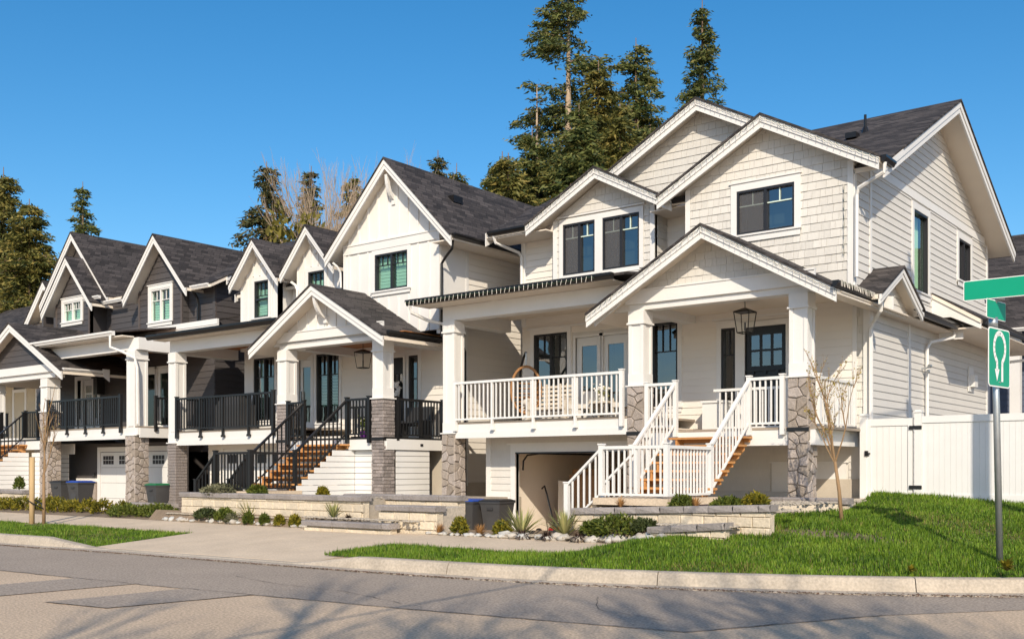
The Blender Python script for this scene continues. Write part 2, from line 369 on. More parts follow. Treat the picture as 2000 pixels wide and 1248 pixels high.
# ---- windows and doors
def window(pl, s0, s1, z0, z1, parent, frame='window_black', trim='trim_white', tw=.11, cols=2, sash=2, strip=.25, grid=3, glass='glass', behind='room_dark', blind=None, sill=True, head=True, muntin=None, hung=False, strips_only=True, curtain=None, screen=False):
    t = MB()
    mbox(t, pl, s0 - tw, s0, z0 - tw * .5, z1 + tw * 1.2, -.1, .035); mbox(t, pl, s1, s1 + tw, z0 - tw * .5, z1 + tw * 1.2, -.1, .035)
    mbox(t, pl, s0, s1, z1, z1 + tw * 1.2, -.1, .035); mbox(t, pl, s0, s1, z0 - tw * .9, z0, -.1, .035)
    w = t.obj('window', trim, parent)
    if sill: pbox('sill', pl, s0 - tw - .03, s1 + tw + .03, z0 - .04, z0 - .003, .036, .075, trim, w); pbox('apron', pl, s0 - tw, s1 + tw, z0 - tw - .03, z0 - .042, .036, .045, trim, w)
    if head: pbox('head_cap', pl, s0 - tw - .03, s1 + tw + .03, z1 + tw * 1.2, z1 + tw * 1.2 + .03, -.05, .06, trim, w)
    fw = .045; f = MB()
    mbox(f, pl, s0, s0 + fw, z0, z1, -.09, .02); mbox(f, pl, s1 - fw, s1, z0, z1, -.09, .02)
    mbox(f, pl, s0 + fw, s1 - fw, z1 - fw, z1, -.09, .02); mbox(f, pl, s0 + fw, s1 - fw, z0, z0 + fw, -.09, .02)
    iw = (s1 - s0 - 2 * fw)
    for i in range(1, sash):
        c = s0 + fw + iw * i / sash; mbox(f, pl, c - .03, c + .03, z0 + fw, z1 - fw, -.085, .012)
    if hung: zc = z0 + (z1 - z0) * .5; mbox(f, pl, s0 + fw, s1 - fw, zc - .025, zc + .025, -.08, .015)
    f.obj('sash_frame', frame, w)
    mf = muntin or frame
    zt = z1 - fw - (z1 - z0) * strip
    if strip: pbox('muntin', pl, s0 + fw, s1 - fw, zt - .012, zt + .012, -.05, -.025, mf, w)
    if grid:
        n = sash * grid
        for i in range(1, n):
            if i % grid == 0: continue
            c = s0 + fw + iw * i / n; pbox('muntin', pl, c - .009, c + .009, zt + .012 if strip else z0 + fw, z1 - fw, -.05, -.025, mf, w)
    for i in range(sash):
        a = s0 + fw + iw * i / sash + (.03 if i else 0); b = s0 + fw + iw * (i + 1) / sash - (.03 if i < sash - 1 else 0)
        pane(pl, a, b, z0 + fw, z1 - fw, -.058, glass, w)
    if screen: pbox('insect_screen', pl, s0 + fw, s0 + fw + iw / sash - .03, z0 + fw, z1 - fw, -.03, -.022, 'screen', w)
    d = .5; r = MB(); zz0, zz1 = z0 - .03, z1 + .03
    for q in ((s0 - .3, s1 + .3, z0 - .3, z1 + .3, -d - .02, -d), (s0 - .02, s0 - .005, zz0, zz1, -d, -.125), (s1 + .005, s1 + .02, zz0, zz1, -d, -.125), (s0, s1, zz0 - .02, zz0, -d, -.125), (s0, s1, zz1, zz1 + .02, -d, -.125)): mbox(r, pl, *q)
    r.obj('room_shell', behind, w)
    if blind:
        b0 = z0 + (z1 - z0) * blind[0]; b1 = z0 + (z1 - z0) * blind[1]; st = .085; mb = MB(); z = b0
        while z < b1 - .02:
            for (ss0, ss1) in ((s0 + .05, (s0 + s1) / 2 - .035), ((s0 + s1) / 2 + .035, s1 - .05)) if sash == 2 else ((s0 + .06, s1 - .06),):
                mb.ext([P3(pl, ss0, z, -.16), P3(pl, ss1, z, -.16), P3(pl, ss1, z + st * .8, -.135), P3(pl, ss0, z + st * .8, -.135)], inward(pl, .004))
            z += st
        mb.obj('blind', 'blind', w)
    if curtain:
        for c0, c1 in curtain:
            pts = []; n = 14; a = s0 + (s1 - s0) * c0; b = s0 + (s1 - s0) * c1; mb = MB()
            for i in range(n + 1): pts.append((a + (b - a) * i / n, -.2 - .025 * (i % 2)))
            for i in range(n): mb.add([P3(pl, pts[i][0], z0, pts[i][1]), P3(pl, pts[i + 1][0], z0, pts[i + 1][1]), P3(pl, pts[i + 1][0], z1, pts[i + 1][1]), P3(pl, pts[i][0], z1, pts[i][1])], [(0, 1, 2, 3)])
            mb.obj('curtain', 'curtain', w)
    return w
def glazed_door(pl, s0, s1, z0, z1, parent, mat, lights=None, glass='glass', trim='trim_white', tw=.11, panels=True, knob=True, swing=None):
    """lights: list of (fs0, fs1, fz0, fz1) fractions of the leaf"""
    t = MB(); mbox(t, pl, s0 - tw, s0, z0, z1 + tw, -.1, .035); mbox(t, pl, s1, s1 + tw, z0, z1 + tw, -.1, .035); mbox(t, pl, s0, s1, z1, z1 + tw, -.1, .035)
    fr = t.obj('door_frame', trim, parent)
    rects = [(s0 + (s1 - s0) * a, s0 + (s1 - s0) * b, z0 + (z1 - z0) * c, z0 + (z1 - z0) * d) for a, b, c, d in (lights or [])]
    leaf = MB()
    for p in minus([(s0, z0), (s1, z0), (s1, z1), (s0, z1)], rects): leaf.ext([P3(pl, s, z, -.03) for s, z in p], inward(pl, .05))
    d = leaf.obj('door', mat, parent)
    for a, b, c, e in rects: pane(pl, a, b, c, e, -.055, glass, d)
    if rects:
        mb = MB(); mbox(mb, pl, s0, s1, z0, z1, -.5, -.48); mb.obj('room_shell', 'room_dark', d)
    if panels:
        for a, b in ((.10, .46), (.54, .90)):
            q = MB(); aa, bb = s0 + (s1 - s0) * a, s0 + (s1 - s0) * b; c, e = z0 + (z1 - z0) * .08, z0 + (z1 - z0) * .5
            for k in ((aa, aa + .03, c, e), (bb - .03, bb, c, e), (aa + .03, bb - .03, c, c + .03), (aa + .03, bb - .03, e - .03, e)): mbox(q, pl, *k, -.03, -.012)
            q.obj('panel', mat, d)
    if knob: pbox('handle', pl, s0 + .06, s0 + .09, z0 + .85, z0 + 1.15, -.03, .03, 'galvanised', d)
    return d

# ---- roofs
def lerp(a, b, t): return tuple(a[i] + (b[i] - a[i]) * t for i in range(len(a)))
def slab(pts, parent, mat, th=.05, under='soffit', uth=.09, name='roof', axis=None):
    r = ext(name, pts, (0, 0, -th), mat, parent)
    if under:
        cx = sum(p[0] for p in pts) / len(pts); cy = sum(p[1] for p in pts) / len(pts); k = lambda a, c: a + (.075 if a < c else -.075)
        ext('soffit', [(p[0], k(p[1], cy), p[2] - th - .002) if name == 'roof' and axis == 'Y' else (k(p[0], cx), p[1], p[2] - th - .002) if axis == 'X' else (p[0], p[1], p[2] - th - .002) for p in pts], (0, 0, -uth), under, r)
    return r
def rake(pl, a, b, parent, h=.20, mat='trim_white', o=.0):
    """rake board under the roof edge from (s,z) a to b on the plane; two stepped boards"""
    q = lambda d0, d1, o0, o1, nm: MB().ext([P3(pl, a[0], a[1] - d0, o1), P3(pl, b[0], b[1] - d0, o1), P3(pl, b[0], b[1] - d1, o1), P3(pl, a[0], a[1] - d1, o1)], inward(pl, o1 - o0)).obj(nm, mat, parent)
    q(.055, .055 + h * .58, o - .02, o + .045, 'rake_board'); q(.055 + h * .58, .055 + h * 1.12, o - .02, o + .022, 'rake_board')
def gable_roof_y(parent, xr, hl, hr, zr, m, y0, y1, mat='roof_low', th=.05, h=.2, rakes=True, ye=None):
    """ridge runs along Y at x=xr; hl/hr half widths; front gable at y0"""
    out = []
    for sg, hw in ((-1, hl), (1, hr)):
        if hw <= 0: continue
        xe = xe_ = xr + sg * hw; ze = zr - m * hw
        pts = [(xr, y0 - .07, zr), (xe_, y0 - .07, ze), (xe_, y1 if ye is None else ye, ze), (xr, y1, zr)]
        if sg > 0: pts = pts[::-1]
        r = slab(pts, parent, mat, th, axis='Y'); out.append(r)
        if rakes: rake(('Y', y0), (xr, zr), (xe, ze), r, h)
    return out
def gable_roof_x(parent, yr, hf, hb, zr, m, x0, x1, mat='roof_low', th=.05, h=.2, rakes=True, mb_=None):
    out = []
    for sg, hw in ((-1, hf), (1, hb)):
        if hw <= 0: continue
        mm = m if sg < 0 or mb_ is None else mb_
        ye = yr + sg * hw; ze = zr - mm * hw
        pts = [(x0, yr, zr), (x1 + .07, yr, zr), (x1 + .07, ye, ze), (x0, ye, ze)]
        if sg < 0: pts = pts[::-1]
        r = slab(pts, parent, mat, th, axis='X'); out.append(r)
        if rakes: rake(('X', x1), (yr, zr), (ye, ze), r, h)
    return out
def gutter(p0, p1, parent, mat, w=.11, h=.11, out=(0, -1, 0)):
    """K-style trough hung on an eave, outward direction given"""
    o = Vector(out); a = Vector(p0); b = Vector(p1)
    prof = [(0, 0), (w * .55, 0), (w * .8, h * .45), (w, h * .6), (w, h), (0, h)]
    return ext('gutter', [a + o * s + Vector((0, 0, t)) for s, t in prof], b - a, mat, parent)
def downspout(pts, parent, mat, r=.04): return MB().tube(pts, r, 6).obj('downspout', mat, parent)

# ---- rail, column, stone
def railing(parent, a, b, ztop, zbot, mat, post=.085, posts=(0, 1), drop=.0, nb=None, za=None, brackets=(), gap=.125, cap=True, skip_ends=False):
    """straight guard from a=(x,y) to b=(x,y); ztop/zbot may be (start,end) pairs for stairs"""
    t0, t1 = ztop if isinstance(ztop, tuple) else (ztop, ztop); b0, b1 = zbot if isinstance(zbot, tuple) else (zbot, zbot)
    A = Vector((a[0], a[1], 0)); Bv = Vector((b[0], b[1], 0)); d = (Bv - A); L = d.length; d.normalize(); n = Vector((-d.y, d.x, 0))
    def bar(p, q, w, h):  # p,q centre-top points
        return MB().ext([p - n * w / 2, p + n * w / 2, p + n * w / 2 - Vector((0, 0, h)), p - n * w / 2 - Vector((0, 0, h))], q - p)
    top = bar(A + Vector((0, 0, t0)), Bv + Vector((0, 0, t1)), .075, .055).obj('railing', mat, parent)
    bar(A + Vector((0, 0, b0 + .04)), Bv + Vector((0, 0, b1 + .04)), .04, .04).obj('bottom_rail', mat, top)
    k = nb or max(2, int(L / gap))
    for i in range(1, k):
        t = i / k; p = A.lerp(Bv, t); z1 = t0 + (t1 - t0) * t - .056; z0 = b0 + (b1 - b0) * t + .041
        B('baluster', p.x - .014, p.x + .014, p.y - .014, p.y + .014, z0 - .02, z1, mat, top)
    for t in posts:
        p = A.lerp(Bv, t); z1 = t0 + (t1 - t0) * t; z0 = b0 + (b1 - b0) * t; w = post / 2
        e = 0 < t < 1
        if e:
            B('post', p.x - .025, p.x + .025, p.y - .03, p.y + .03, z0 - .22, z1 - .057, mat, top); B('post_foot', p.x - .045, p.x + .045, p.y - .04, p.y + .05, z0 - .25, z0 - .19, mat, top)
        else:
            mb = MB().box(p.x - w, p.x + w, p.y - w, p.y + w, z0 - drop, z1 + .02)
            if cap: mb.box(p.x - w - .012, p.x + w + .012, p.y - w - .012, p.y + w + .012, z1 + .021, z1 + .045)
            mb.obj('post', mat, top)
    return top
def voronoi_stones(pl, s0, s1, z0, z1, parent, mat='stone', size=.17, wrap=.0):
    pts = []; nx = max(2, round((s1 - s0) / size)); nz = max(2, round((z1 - z0) / (size * 1.15)))
    for i in range(nx):
        for j in range(nz): pts.append((s0 + (i + .5 + random.uniform(-.42, .42)) * (s1 - s0) / nx, z0 + (j + .5 * (i % 2) + .25 + random.uniform(-.42, .42)) * (z1 - z0) / nz))
    for k, (px, pz) in enumerate(pts):
        cell = [(s0, z0), (s1, z0), (s1, z1), (s0, z1)]
        for m, (qx, qz) in enumerate(pts):
            if m == k: continue
            dx, dz = qx - px, qz - pz
            if dx * dx + dz * dz > .36: continue
            cell = clip(cell, dx, dz, (dx * (px + qx) + dz * (pz + qz)) / 2 - .008 * math.hypot(dx, dz))
            if len(cell) < 3: break
        if len(cell) < 3 or area(cell) < .0012: continue
        d = random.uniform(.018, .040); cx = sum(p[0] for p in cell) / len(cell); cz = sum(p[1] for p in cell) / len(cell)
        n = len(cell); tilt = (random.uniform(-.06, .06), random.uniform(-.06, .06))
        v = [P3(pl, cx + (s - cx) * .86, cz + (z - cz) * .86, d + (s - cx) * tilt[0] + (z - cz) * tilt[1]) for s, z in cell] + [P3(pl, s, z, d * .5) for s, z in cell] + [P3(pl, s, z, -.01) for s, z in cell]
        f = [tuple(range(n))] + [(i, i + n, (i + 1) % n + n, (i + 1) % n) for i in range(n)] + [(i + n, i + 2 * n, (i + 1) % n + 2 * n, (i + 1) % n + n) for i in range(n)]
        raw('stone', v, f, mat, parent)
def ledge_bricks(pl, s0, s1, z0, z1, parent, single=True, mat='ledge_brick'):
    z = z0; mb = MB(); r = 0
    while z < z1 - .01:
        h = min(.085, z1 - z); s = s0; r += 1; first = True
        while s < s1 - .005:
            w = min(random.choice((.14, .19, .24)) * (.55 if first and r % 2 else 1), s1 - s); first = False
            if s1 - s - w < .05: w = s1 - s
            d = random.uniform(.012, .032); q = [(s + .003, z + .004), (s + w - .003, z + .004), (s + w - .003, z + h - .004), (s + .003, z + h - .004)]
            cx, cz = s + w / 2, z + h / 2
            v = [P3(pl, cx + (a - cx) * .92, cz + (b - cz) * .8, d) for a, b in q] + [P3(pl, a, b, d * .6) for a, b in q] + [P3(pl, a, b, -.01) for a, b in q]
            f = [(0, 1, 2, 3)] + [(i, i + 4, (i + 1) % 4 + 4, (i + 1) % 4) for i in range(4)] + [(i + 4, i + 8, (i + 1) % 4 + 8, (i + 1) % 4 + 4) for i in range(4)]
            if single: raw('brick', v, f, mat, parent)
            else: mb.add(v, f)
            s += w
        z += h
    if not single: stuff(mb.obj('brick_field', mat, parent))
def column(parent, x0, y0, w, zt, zs0, zs1, kind, zcap=None, single=True, flash=None):
    """white panelled shaft from zs1 to zt over a masonry pier from zs0 to zs1"""
    x1, y1 = x0 + w, y0 + w
    mb = MB().box(x0 + .02, x1 - .02, y0 + .02, y1 - .02, zs1, zt)
    c = mb.obj('porch_column', 'trim_white', parent)
    # raised base, necking and corner boards leave recessed panels
    for nm, z0, z1, e in (('column_base', zs1 + .031, zs1 + .27, .006), ('column_neck', zt - .26, zt - .02, .006), ('column_cap', zt - .30, zt - .262, .03)):
        B(nm, x0 - e, x1 + e, y0 - e, y1 + e, z0, z1, 'trim_white', c)
    for sx in (x0, x1 - .075):
        B('corner_board', sx, sx + .075, y0 - .001, y0 + .019, zs1 + .271, zt - .301, 'trim_white', c)
    for sy in (y0 + .020, y1 - .075):
        B('corner_board', x1 - .0185, x1 + .001, sy, sy + .073, zs1 + .271, zt - .301, 'trim_white', c)
    if zs1 > zs0 + .3:
        e = .02
        pi = MB().box(x0 - e + .02, x1 + e - .02, y0 - e + .02, y1 + e - .02, zs0, zs1 - .001).obj('pier', 'mortar', parent)
        B('cap_slab', x0 - .05, x1 + .05, y0 - .05, y1 + .05, zs1, zs1 + .03, 'trim_white', c)
        for pl, a, b in ((('Y', y0 - e + .02), x0 - e, x1 + e), (('X', x1 + e - .02), y0 - e, y1 + e)):
            if kind == 'stone': voronoi_stones(pl, a, b, zs0, zs1 - .005, pi)
            else: ledge_bricks(pl, a, b, zs0, zs1 - .005, pi, single)
    if flash: B('deck_flashing', x0 - .035, x1 + .035, y0 - .035, y1 + .035, flash - .075, flash, 'black_metal', parent)
    return c
def stair(parent, x0, x1, ya, za, yb, zb, n, wood='stair_wood', side='stair_wood'):
    """flight descending from (ya,za) towards the street to (yb,zb); n treads; open risers"""
    run = (ya - yb) / n; rise = (za - zb) / (n + 1)
    st = None
    for xs in (x0 + .12, x1 - .18):
        pts = [(xs, ya + .05, za - rise - .03)]
        for i in range(n): pts += [(xs, ya - i * run, za - (i + 1) * rise - .045), (xs, ya - (i + 1) * run, za - (i + 1) * rise - .045)]
        pts += [(xs, yb - .0, zb), (xs, yb + .2, zb), (xs, ya + .05, za - rise - .26)]
        o = ext('stringer' if st else 'staircase', pts, (.04, 0, 0), side, st or parent)
        st = st or o
    for i in range(n):
        z = za - (i + 1) * rise; y1 = ya - i * run + .02; y0 = y1 - run - .035
        B('tread', x0 - .03, x1 + .03, y0, y1, z - .042, z, wood, st)
        B('riser_block', x0 + .0, x1 - .0, y1 - .055, y1 - .02, z - .11, z - .0425, wood, st)
    return st
# ================================================================== house A: cream shingles, nearest
STREET = -1.5
def house_cream():
    h = thing('house', 'cream house with shingled front gables, white porch railing and open garage', 'house', (-12, 20.9, -1.5))
    S, SH, W = 'siding_cream', 'shingle_cream', 'trim_white'
    RX, BW, UG = -7.28, 20.9, 20.0
    FY = ('Y', BW)
    # --- porch-level back wall with doors and windows
    win1 = (-15.68, -14.66, 1.55, 3.37); fd = (-14.42, -12.93, 1.13, 3.2); win2 = (-12.27, -11.62, 1.45, 3.36); sl = (-10.54, -10.2, .95, 3.1); dr = (-9.98, -9.04, .86, 3.08)
    ops = [win1, fd, win2, sl, dr]
    poly = [(-16.05, .6), (RX, .6), (RX, 3.75), (-16.05, 3.75)]
    w = wall(FY, poly, ops, S, h)
    trims = [(a - .1, b + .1, c - .1, d + .14) for a, b, c, d in ops] + [(-7.62, -7.2, 0, 9)]
    lap(FY, poly, trims, 'siding_white', w, e=.16)
    window(FY, *win1, h, sash=2, strip=.30, grid=2)
    window(FY, *win2, h, sash=1, strip=.32, grid=3)
    window(FY, *sl, h, sash=1, strip=.25, grid=2, sill=False)
    for k in range(2):
        a = fd[0] + k * .755; glazed_door(FY, a, a + .735, fd[2], fd[3], h, 'vinyl_white', [(.2, .8, .12, .9)], panels=False, knob=k == 1, tw=.06)
    lights = [(.12 + i * .27, .12 + i * .27 + .22, z, z + .14) for i in range(3) for z in (.62, .78)]
    d = glazed_door(FY, *dr, h, 'door_black', lights, glass='glass')
    pbox('shelf', FY, dr[0] + .03, dr[1] - .03, 2.12, 2.16, -.03, .02, 'door_black', d)
    for k in range(3): pbox('dentil', FY, dr[0] + .15 + k * .28, dr[0] + .21 + k * .28, 2.06, 2.12, -.03, .01, 'door_black', d)
    MB().ico((dr[0] + .47, BW + .02, 1.93), .05, (.6, .4, 1)).obj('knocker', 'sign_white', d, True)
    pbox('ledger_trim', FY, -15.9, -12.4, 3.50, 3.55, .0235, .05, W, h); pbox('ledger_trim', FY, -10.75, -8.8, 3.28, 3.32, .0235, .05, W, h)
    # --- garage front, pushed forward below the deck
    GY = ('Y', 19.5); go = (-15.17, -12.05, -1.6, .42)
    poly = [(-16.05, -1.6), (-11.6, -1.6), (-11.6, 1.0), (-16.05, 1.0)]
    w = wall(GY, poly, [go], S, h); lap(GY, poly, [(-15.32, -11.9, -2, .62), (-16.1, -15.95, -2, 2), (-16.1, -11, -2, -.55)], S, w, e=.16)
    mb = MB()
    for q in ((-15.31, -15.17, -1.6, .42), (-12.05, -11.91, -1.6, .42), (-15.31, -11.91, .42, .60)): mbox(mb, GY, *q, -.1, .04)
    gf = mb.obj('garage_opening', W, h); pbox('head_cap', GY, -15.4, -11.82, .60, .64, -.02, .07, W, gf)
    pbox('corner_board', GY, -16.07, -15.93, -.55, 1.0, .001, .03, W, h); pbox('plinth_board', GY, -16.07, -15.33, -1.05, -.52, .002, .03, W, h); pbox('plinth', GY, -16.05, -15.33, -1.6, -1.05, .001, .02, 'foundation', h)
    g = MB()  # garage lining: walls, ceiling, floor, back
    g.box(-15.60, -15.5, 19.63, 25.4, -1.6, .8); g.box(-11.65, -11.6, 19.63, 25.4, -1.6, .8); g.box(-15.6, -11.6, 25.4, 25.5, -1.6, .8); g.box(-15.6, -11.6, 19.63, 25.4, .7, .8); g.box(-15.6, -11.6, 19.63, 25.4, -1.66, -1.57)
    gl = g.obj('garage_interior', 'drywall', h)
    tube('door_track', [(-15.12, 19.7, .0), (-15.12, 19.72, .22), (-15.1, 19.85, .36), (-15.0, 20.2, .40), (-14.9, 23, .40)], .022, 'black_metal', gl)
    B('weather_strip', -15.16, -12.06, 19.45, 19.5, .385, .42, 'black_metal', h)
    B('outlet', -15.498, -15.485, 22.0, 22.09, -.5, -.36, 'trim_white', gl); B('outlet', -15.498, -15.485, 22.3, 22.39, -1.0, -.88, 'trim_white', gl)
    tube('red_cord', [(-15.48, 22.34, -.93), (-15.44, 22.36, -1.0), (-15.43, 22.36, -1.25), (-15.45, 22.3, -1.56)], .008, 'red_plastic', gl)
    # --- wall under the entry porch
    poly = [(-11.6, -1.6), (RX, -1.6), (RX, .6), (-11.6, .6)]; rc = (-8.95, -8.0, -.62, -.12)
    w = wall(FY, poly, [], S, h); lap(FY, [(-11.6, -.45), (RX, -.45), (RX, .6), (-11.6, .6)], [(-9.4, -7.7, -1, .18)], S, w)
    mb = MB(); mbox(mb, FY, -9.35, -7.75, -.45, .15, .001, .03); t = mb.obj('base_trim', W, h)
    pbox('foundation', FY, -8.9, -7.32, -1.3, -.18, .031, .05, 'foundation', h); pbox('base_cap', FY, -9.4, -7.7, .15, .18, .0, .05, W, h)
    # --- upper set-back wall
    poly = [(-16.05, 3.6), (-10.9, 3.6), (-10.9, 6.2), (-16.05, 6.2)]
    w = wall(FY, poly, [], 'siding_white', h); lap(FY, [(-15.93, 4.0), (-14.68, 4.0), (-14.68, 6.0), (-15.93, 6.0)], [], 'siding_white', w); lap(FY, [(-11.9, 4.0), (-10.9, 4.0), (-10.9, 6.0), (-11.9, 6.0)], [], 'siding_white', w)
    pbox('corner_board', FY, -16.07, -15.93, 3.6, 6.15, .001, .03, W, h)
    B('end_wall', -16.05, -15.93, 20.9 + .121, 29.9, -1.6, 6.2, 'siding_white', h)
    # --- bay with twin windows
    BY = ('Y', 20.35); bl, br = -14.68, -11.9; ax, az = -13.28, 6.75
    tw1 = (-14.40, -13.49, 4.62, 5.83); tw2 = (-13.28, -12.29, 4.62, 5.83)
    poly = [(bl, 3.9), (br, 3.9), (br, 5.98), (ax, az), (bl, 5.98)]
    w = wall(BY, poly, [tw1, tw2], SH, h)
    shingles(BY, [(bl + .1, 3.9), (br - .1, 3.9), (br - .1, 6.0), (ax, az), (bl + .1, 6.0)], [(-14.52, -12.17, 4.45, 5.98)], SH, w, budget=[75])
    for x in (bl, br - .1): pbox('corner_board', BY, x - .01, x + .105, 3.9, 5.95, .001, .028, W, h)
    for t in (tw1, tw2): window(BY, *t, h, screen=True, sash=2, strip=.24, grid=2, tw=.105, head=False, muntin='blind', sill=False, behind='room_dark')
    pbox('head_cap', BY, -14.55, -12.14, 5.985, 6.02, .0, .06, W, h); pbox('sill', BY, -14.55, -12.14, 4.46, 4.5, .036, .075, W, h)
    sx = ('X', br); poly = [(20.35, 3.9), (20.9, 3.9), (20.9, 5.98), (20.35, 5.98)]
    w = wall(sx, poly, [], SH, h, th=.1); shingles(sx, [(20.45, 3.9), (20.9, 3.9), (20.9, 5.98), (20.45, 5.98)], [], SH, w, budget=[0])
    # --- big front gable
    GY1 = ('Y', UG); gl_, gr_ = -10.92, RX; ax, m = -9.05, .535; az = 7.02
    gw = (-9.73, -8.47, 4.87, 5.78)
    poly = [(gl_, 3.5), (gr_, 3.5), (gr_, az - m * (gr_ - ax)), (ax, az), (gl_, az - m * (ax - gl_))]
    w = wall(GY1, poly, [gw], SH, h)
    shingles(GY1, [(gl_ + .11, 3.9), (gr_ - .1, 3.9), (gr_ - .1, az - m * (gr_ - ax)), (ax, az), (gl_ + .11, az - m * (ax - gl_))], [(gw[0] - .13, gw[1] + .13, gw[2] - .15, gw[3] + .15)], SH, w, budget=[225])
    window(GY1, *gw, h, screen=True, sash=2, strip=.30, grid=2, tw=.13, muntin='blind')
    for x in (gl_, gr_ - .1): pbox('corner_board', GY1, x - .01, x + .105, 3.5, 6.0, .001, .028, W, h)
    # --- rear front gable behind
    GY2 = ('Y', 20.9); ax, az = -10.95, 8.02
    poly = [(-13.9, 6.2), (-8.0, 6.2), (-8.0, az - .53 * 2.95), (ax, az), (-13.9, az - .53 * 2.95)]
    w = wall(GY2, poly, [], SH, h); shingles(GY2, [(-13.9, 6.205), (-8.0, 6.205), (-8.0, az - .53 * 2.95), (ax, az), (-13.9, az - .53 * 2.95)], [], SH, w, budget=[0])
    # --- right side wall
    XR = ('X', RX); tall = (23.65, 24.69, 3.99, 5.78); small = (27.19, 28.27, 4.72, 5.75)
    ry, rz = 25.07, 8.33
    poly = [(20.0, 3.3), (29.95, 3.3), (29.95, rz - .49 * 4.88), (ry, rz), (20.0, rz - .51 * 5.07)]
    w = wall(XR, poly, [tall, small], S, h)
    tr = [(23.5, 24.84, 3.85, 6.1), (27.03, 28.43, 4.55, 6.1), (20.84, 20.96, 3, 8), (-9, 99, 6.0, 6.17)]
    lap(XR, [(20.1, 3.3), (29.85, 3.3), (29.85, 6.0), (20.1, 6.0)], tr, S, w, e=.155, maxlen=9)
    lap(XR, [(20.0, 6.18), (29.95, 6.18), (29.95, rz - .49 * 4.88), (ry, rz), (20.0, rz - .51 * 5.07)], [], S, w, e=.155, maxlen=9)
    pbox('belt_board', XR, 20.6, 29.6, 5.99, 6.17, .001, .035, W, h); pbox('corner_board', XR, 20.85, 20.96, 3.3, 5.99, .001, .03, W, h)
    pbox('corner_board', XR, 20.0, 20.11, 3.5, 5.8, .001, .028, W, h); pbox('corner_board', XR, 29.83, 29.96, -1.2, 6.0, .001, .03, W, h)
    window(XR, *tall, h, sash=1, strip=0, grid=0, tw=.13, head=False, curtain=[(.45, .98)], glass='glass_green')
    window(XR, *small, h, sash=2, strip=0, grid=0, tw=.13, head=False, curtain=[(.55, .8)])
    pl = [(20.9, -1.6), (29.95, -1.6), (29.95, 3.3), (20.9, 3.3)]
    w = wall(XR, pl, [], S, h); lap(XR, [(21.02, -.4), (29.83, -.4), (29.83, 3.3), (21.02, 3.3)], [(23.27, 23.42, -9, 9)], S, w, e=.155, maxlen=9)
    pbox('corner_board', XR, 20.9, 21.02, -.6, 3.3, .001, .03, W, h); pbox('corner_board', XR, 23.27, 23.42, -.6, 3.25, .001, .03, W, h)
    pbox('corner_board', FY, RX - .11, RX + .03, -.5, 3.3, .025, .055, W, h)
    # shingled strip beside the front corner
    pbox('corner_board', FY, -7.62, -7.53, .6, 3.3, .001, .03, W, h); shingles(FY, [(-7.53, .62), (RX - .11, .62), (RX - .11, 3.3), (-7.53, 3.3)], [], SH, w, budget=[0])
    B('rear_wall', -16.05, RX, 29.83, 29.95, -1.6, 6.2, S, h)
    # --- meter, tap, floodlight on the side wall
    mb = MB(); mbox(mb, XR, 28.0, 28.45, 2.0, 2.62, .022, .05); pn = mb.obj('meter_panel', 'trim_white', h)
    pbox('meter_box', XR, 28.12, 28.42, 2.12, 2.42, .05, .16, 'vinyl_white', pn)
    MB().ico((RX + .2, 24.2, 2.33), .06, (1, 1.3, .8)).ico((RX + .14, 24.28, 2.22), .05).tube([(RX, 24.2, 2.28), (RX + .18, 24.2, 2.3)], .02).obj('floodlight', 'galvanised', h)
    # --- roofs
    r = gable_roof_x(h, 25.07, 4.05, 5.3, 8.46, .51, -16.5, -6.7, 'roof_low', h=.23, mb_=.485, rakes=False)
    for xa, xb in ((-16.5, -15.02), (-11.45, -10.9), (-7.3, -6.66)): slab([(xa, 20.02, 5.884), (xb, 20.02, 5.884), (xb, 21.03, 6.399), (xa, 21.03, 6.399)], h, 'roof_low', .05); 
    rake(('X', -6.7), (25.07, 8.46), (20.0, 5.875), r[0], .23); rake(('X', -6.7), (25.07, 8.46), (30.37, 5.89), r[1], .23)
    gutter((-16.42, 20.04, 5.78), (-15.05, 20.04, 5.78), r[0], 'gutter_black'); gutter((-11.3, 20.04, 5.78), (-10.95, 20.04, 5.78), r[0], 'gutter_black')
    gutter((-16.4, 30.4, 5.75), (-6.75, 30.4, 5.75), r[1], 'gutter_black', out=(0, 1, 0))
    ext('eave_return', [(-16.55, 20.02, 5.88), (-16.55, 20.35, 5.98), (-16.55, 20.5, 5.80), (-16.55, 20.02, 5.55)], (.03, 0, 0), W, r[0])
    B('eave_soffit', -16.5, -14.7, 20.06, 20.9, 5.71, 5.735, 'soffit', h); B('eave_soffit', -11.88, -10.95, 20.1, 20.9, 5.71, 5.735, 'soffit', h)
    for (x, y) in ((-8.35, 22.9),):
        z = 8.46 - .51 * (25.07 - y); MB().box(x - .12, x + .12, y - .15, y + .1, z - .02, z + .1).obj('roof_vent', 'gutter_black', r[0])
    x, y = -8.25, 23.4; z = 8.46 - .51 * (25.07 - y); MB().tube([(x, y, z - .05), (x, y, z + .1)], [.10, .05], 8).tube([(x, y, z + .08), (x, y, z + .38)], .03, 8).obj('vent_pipe', 'gutter_black', r[0])
    g1 = gable_roof_y(h, -9.03, 2.40, 2.36, 7.18, .535, 19.64, 22.58, h=.21, ye=20.16)
    g2 = gable_roof_y(h, -10.95, 3.4, 3.2, 8.17, .53, 20.52, 24.52, h=.21, ye=21.1)
    g3 = gable_roof_y(h, -13.24, 1.98, 1.98, 6.94, .53, 19.95, 22.12, h=.20, ye=20.1)
    gutter((-6.66, 19.7, 5.80), (-6.66, 20.3, 5.80), g1[1], 'gutter_black', out=(1, 0, 0))
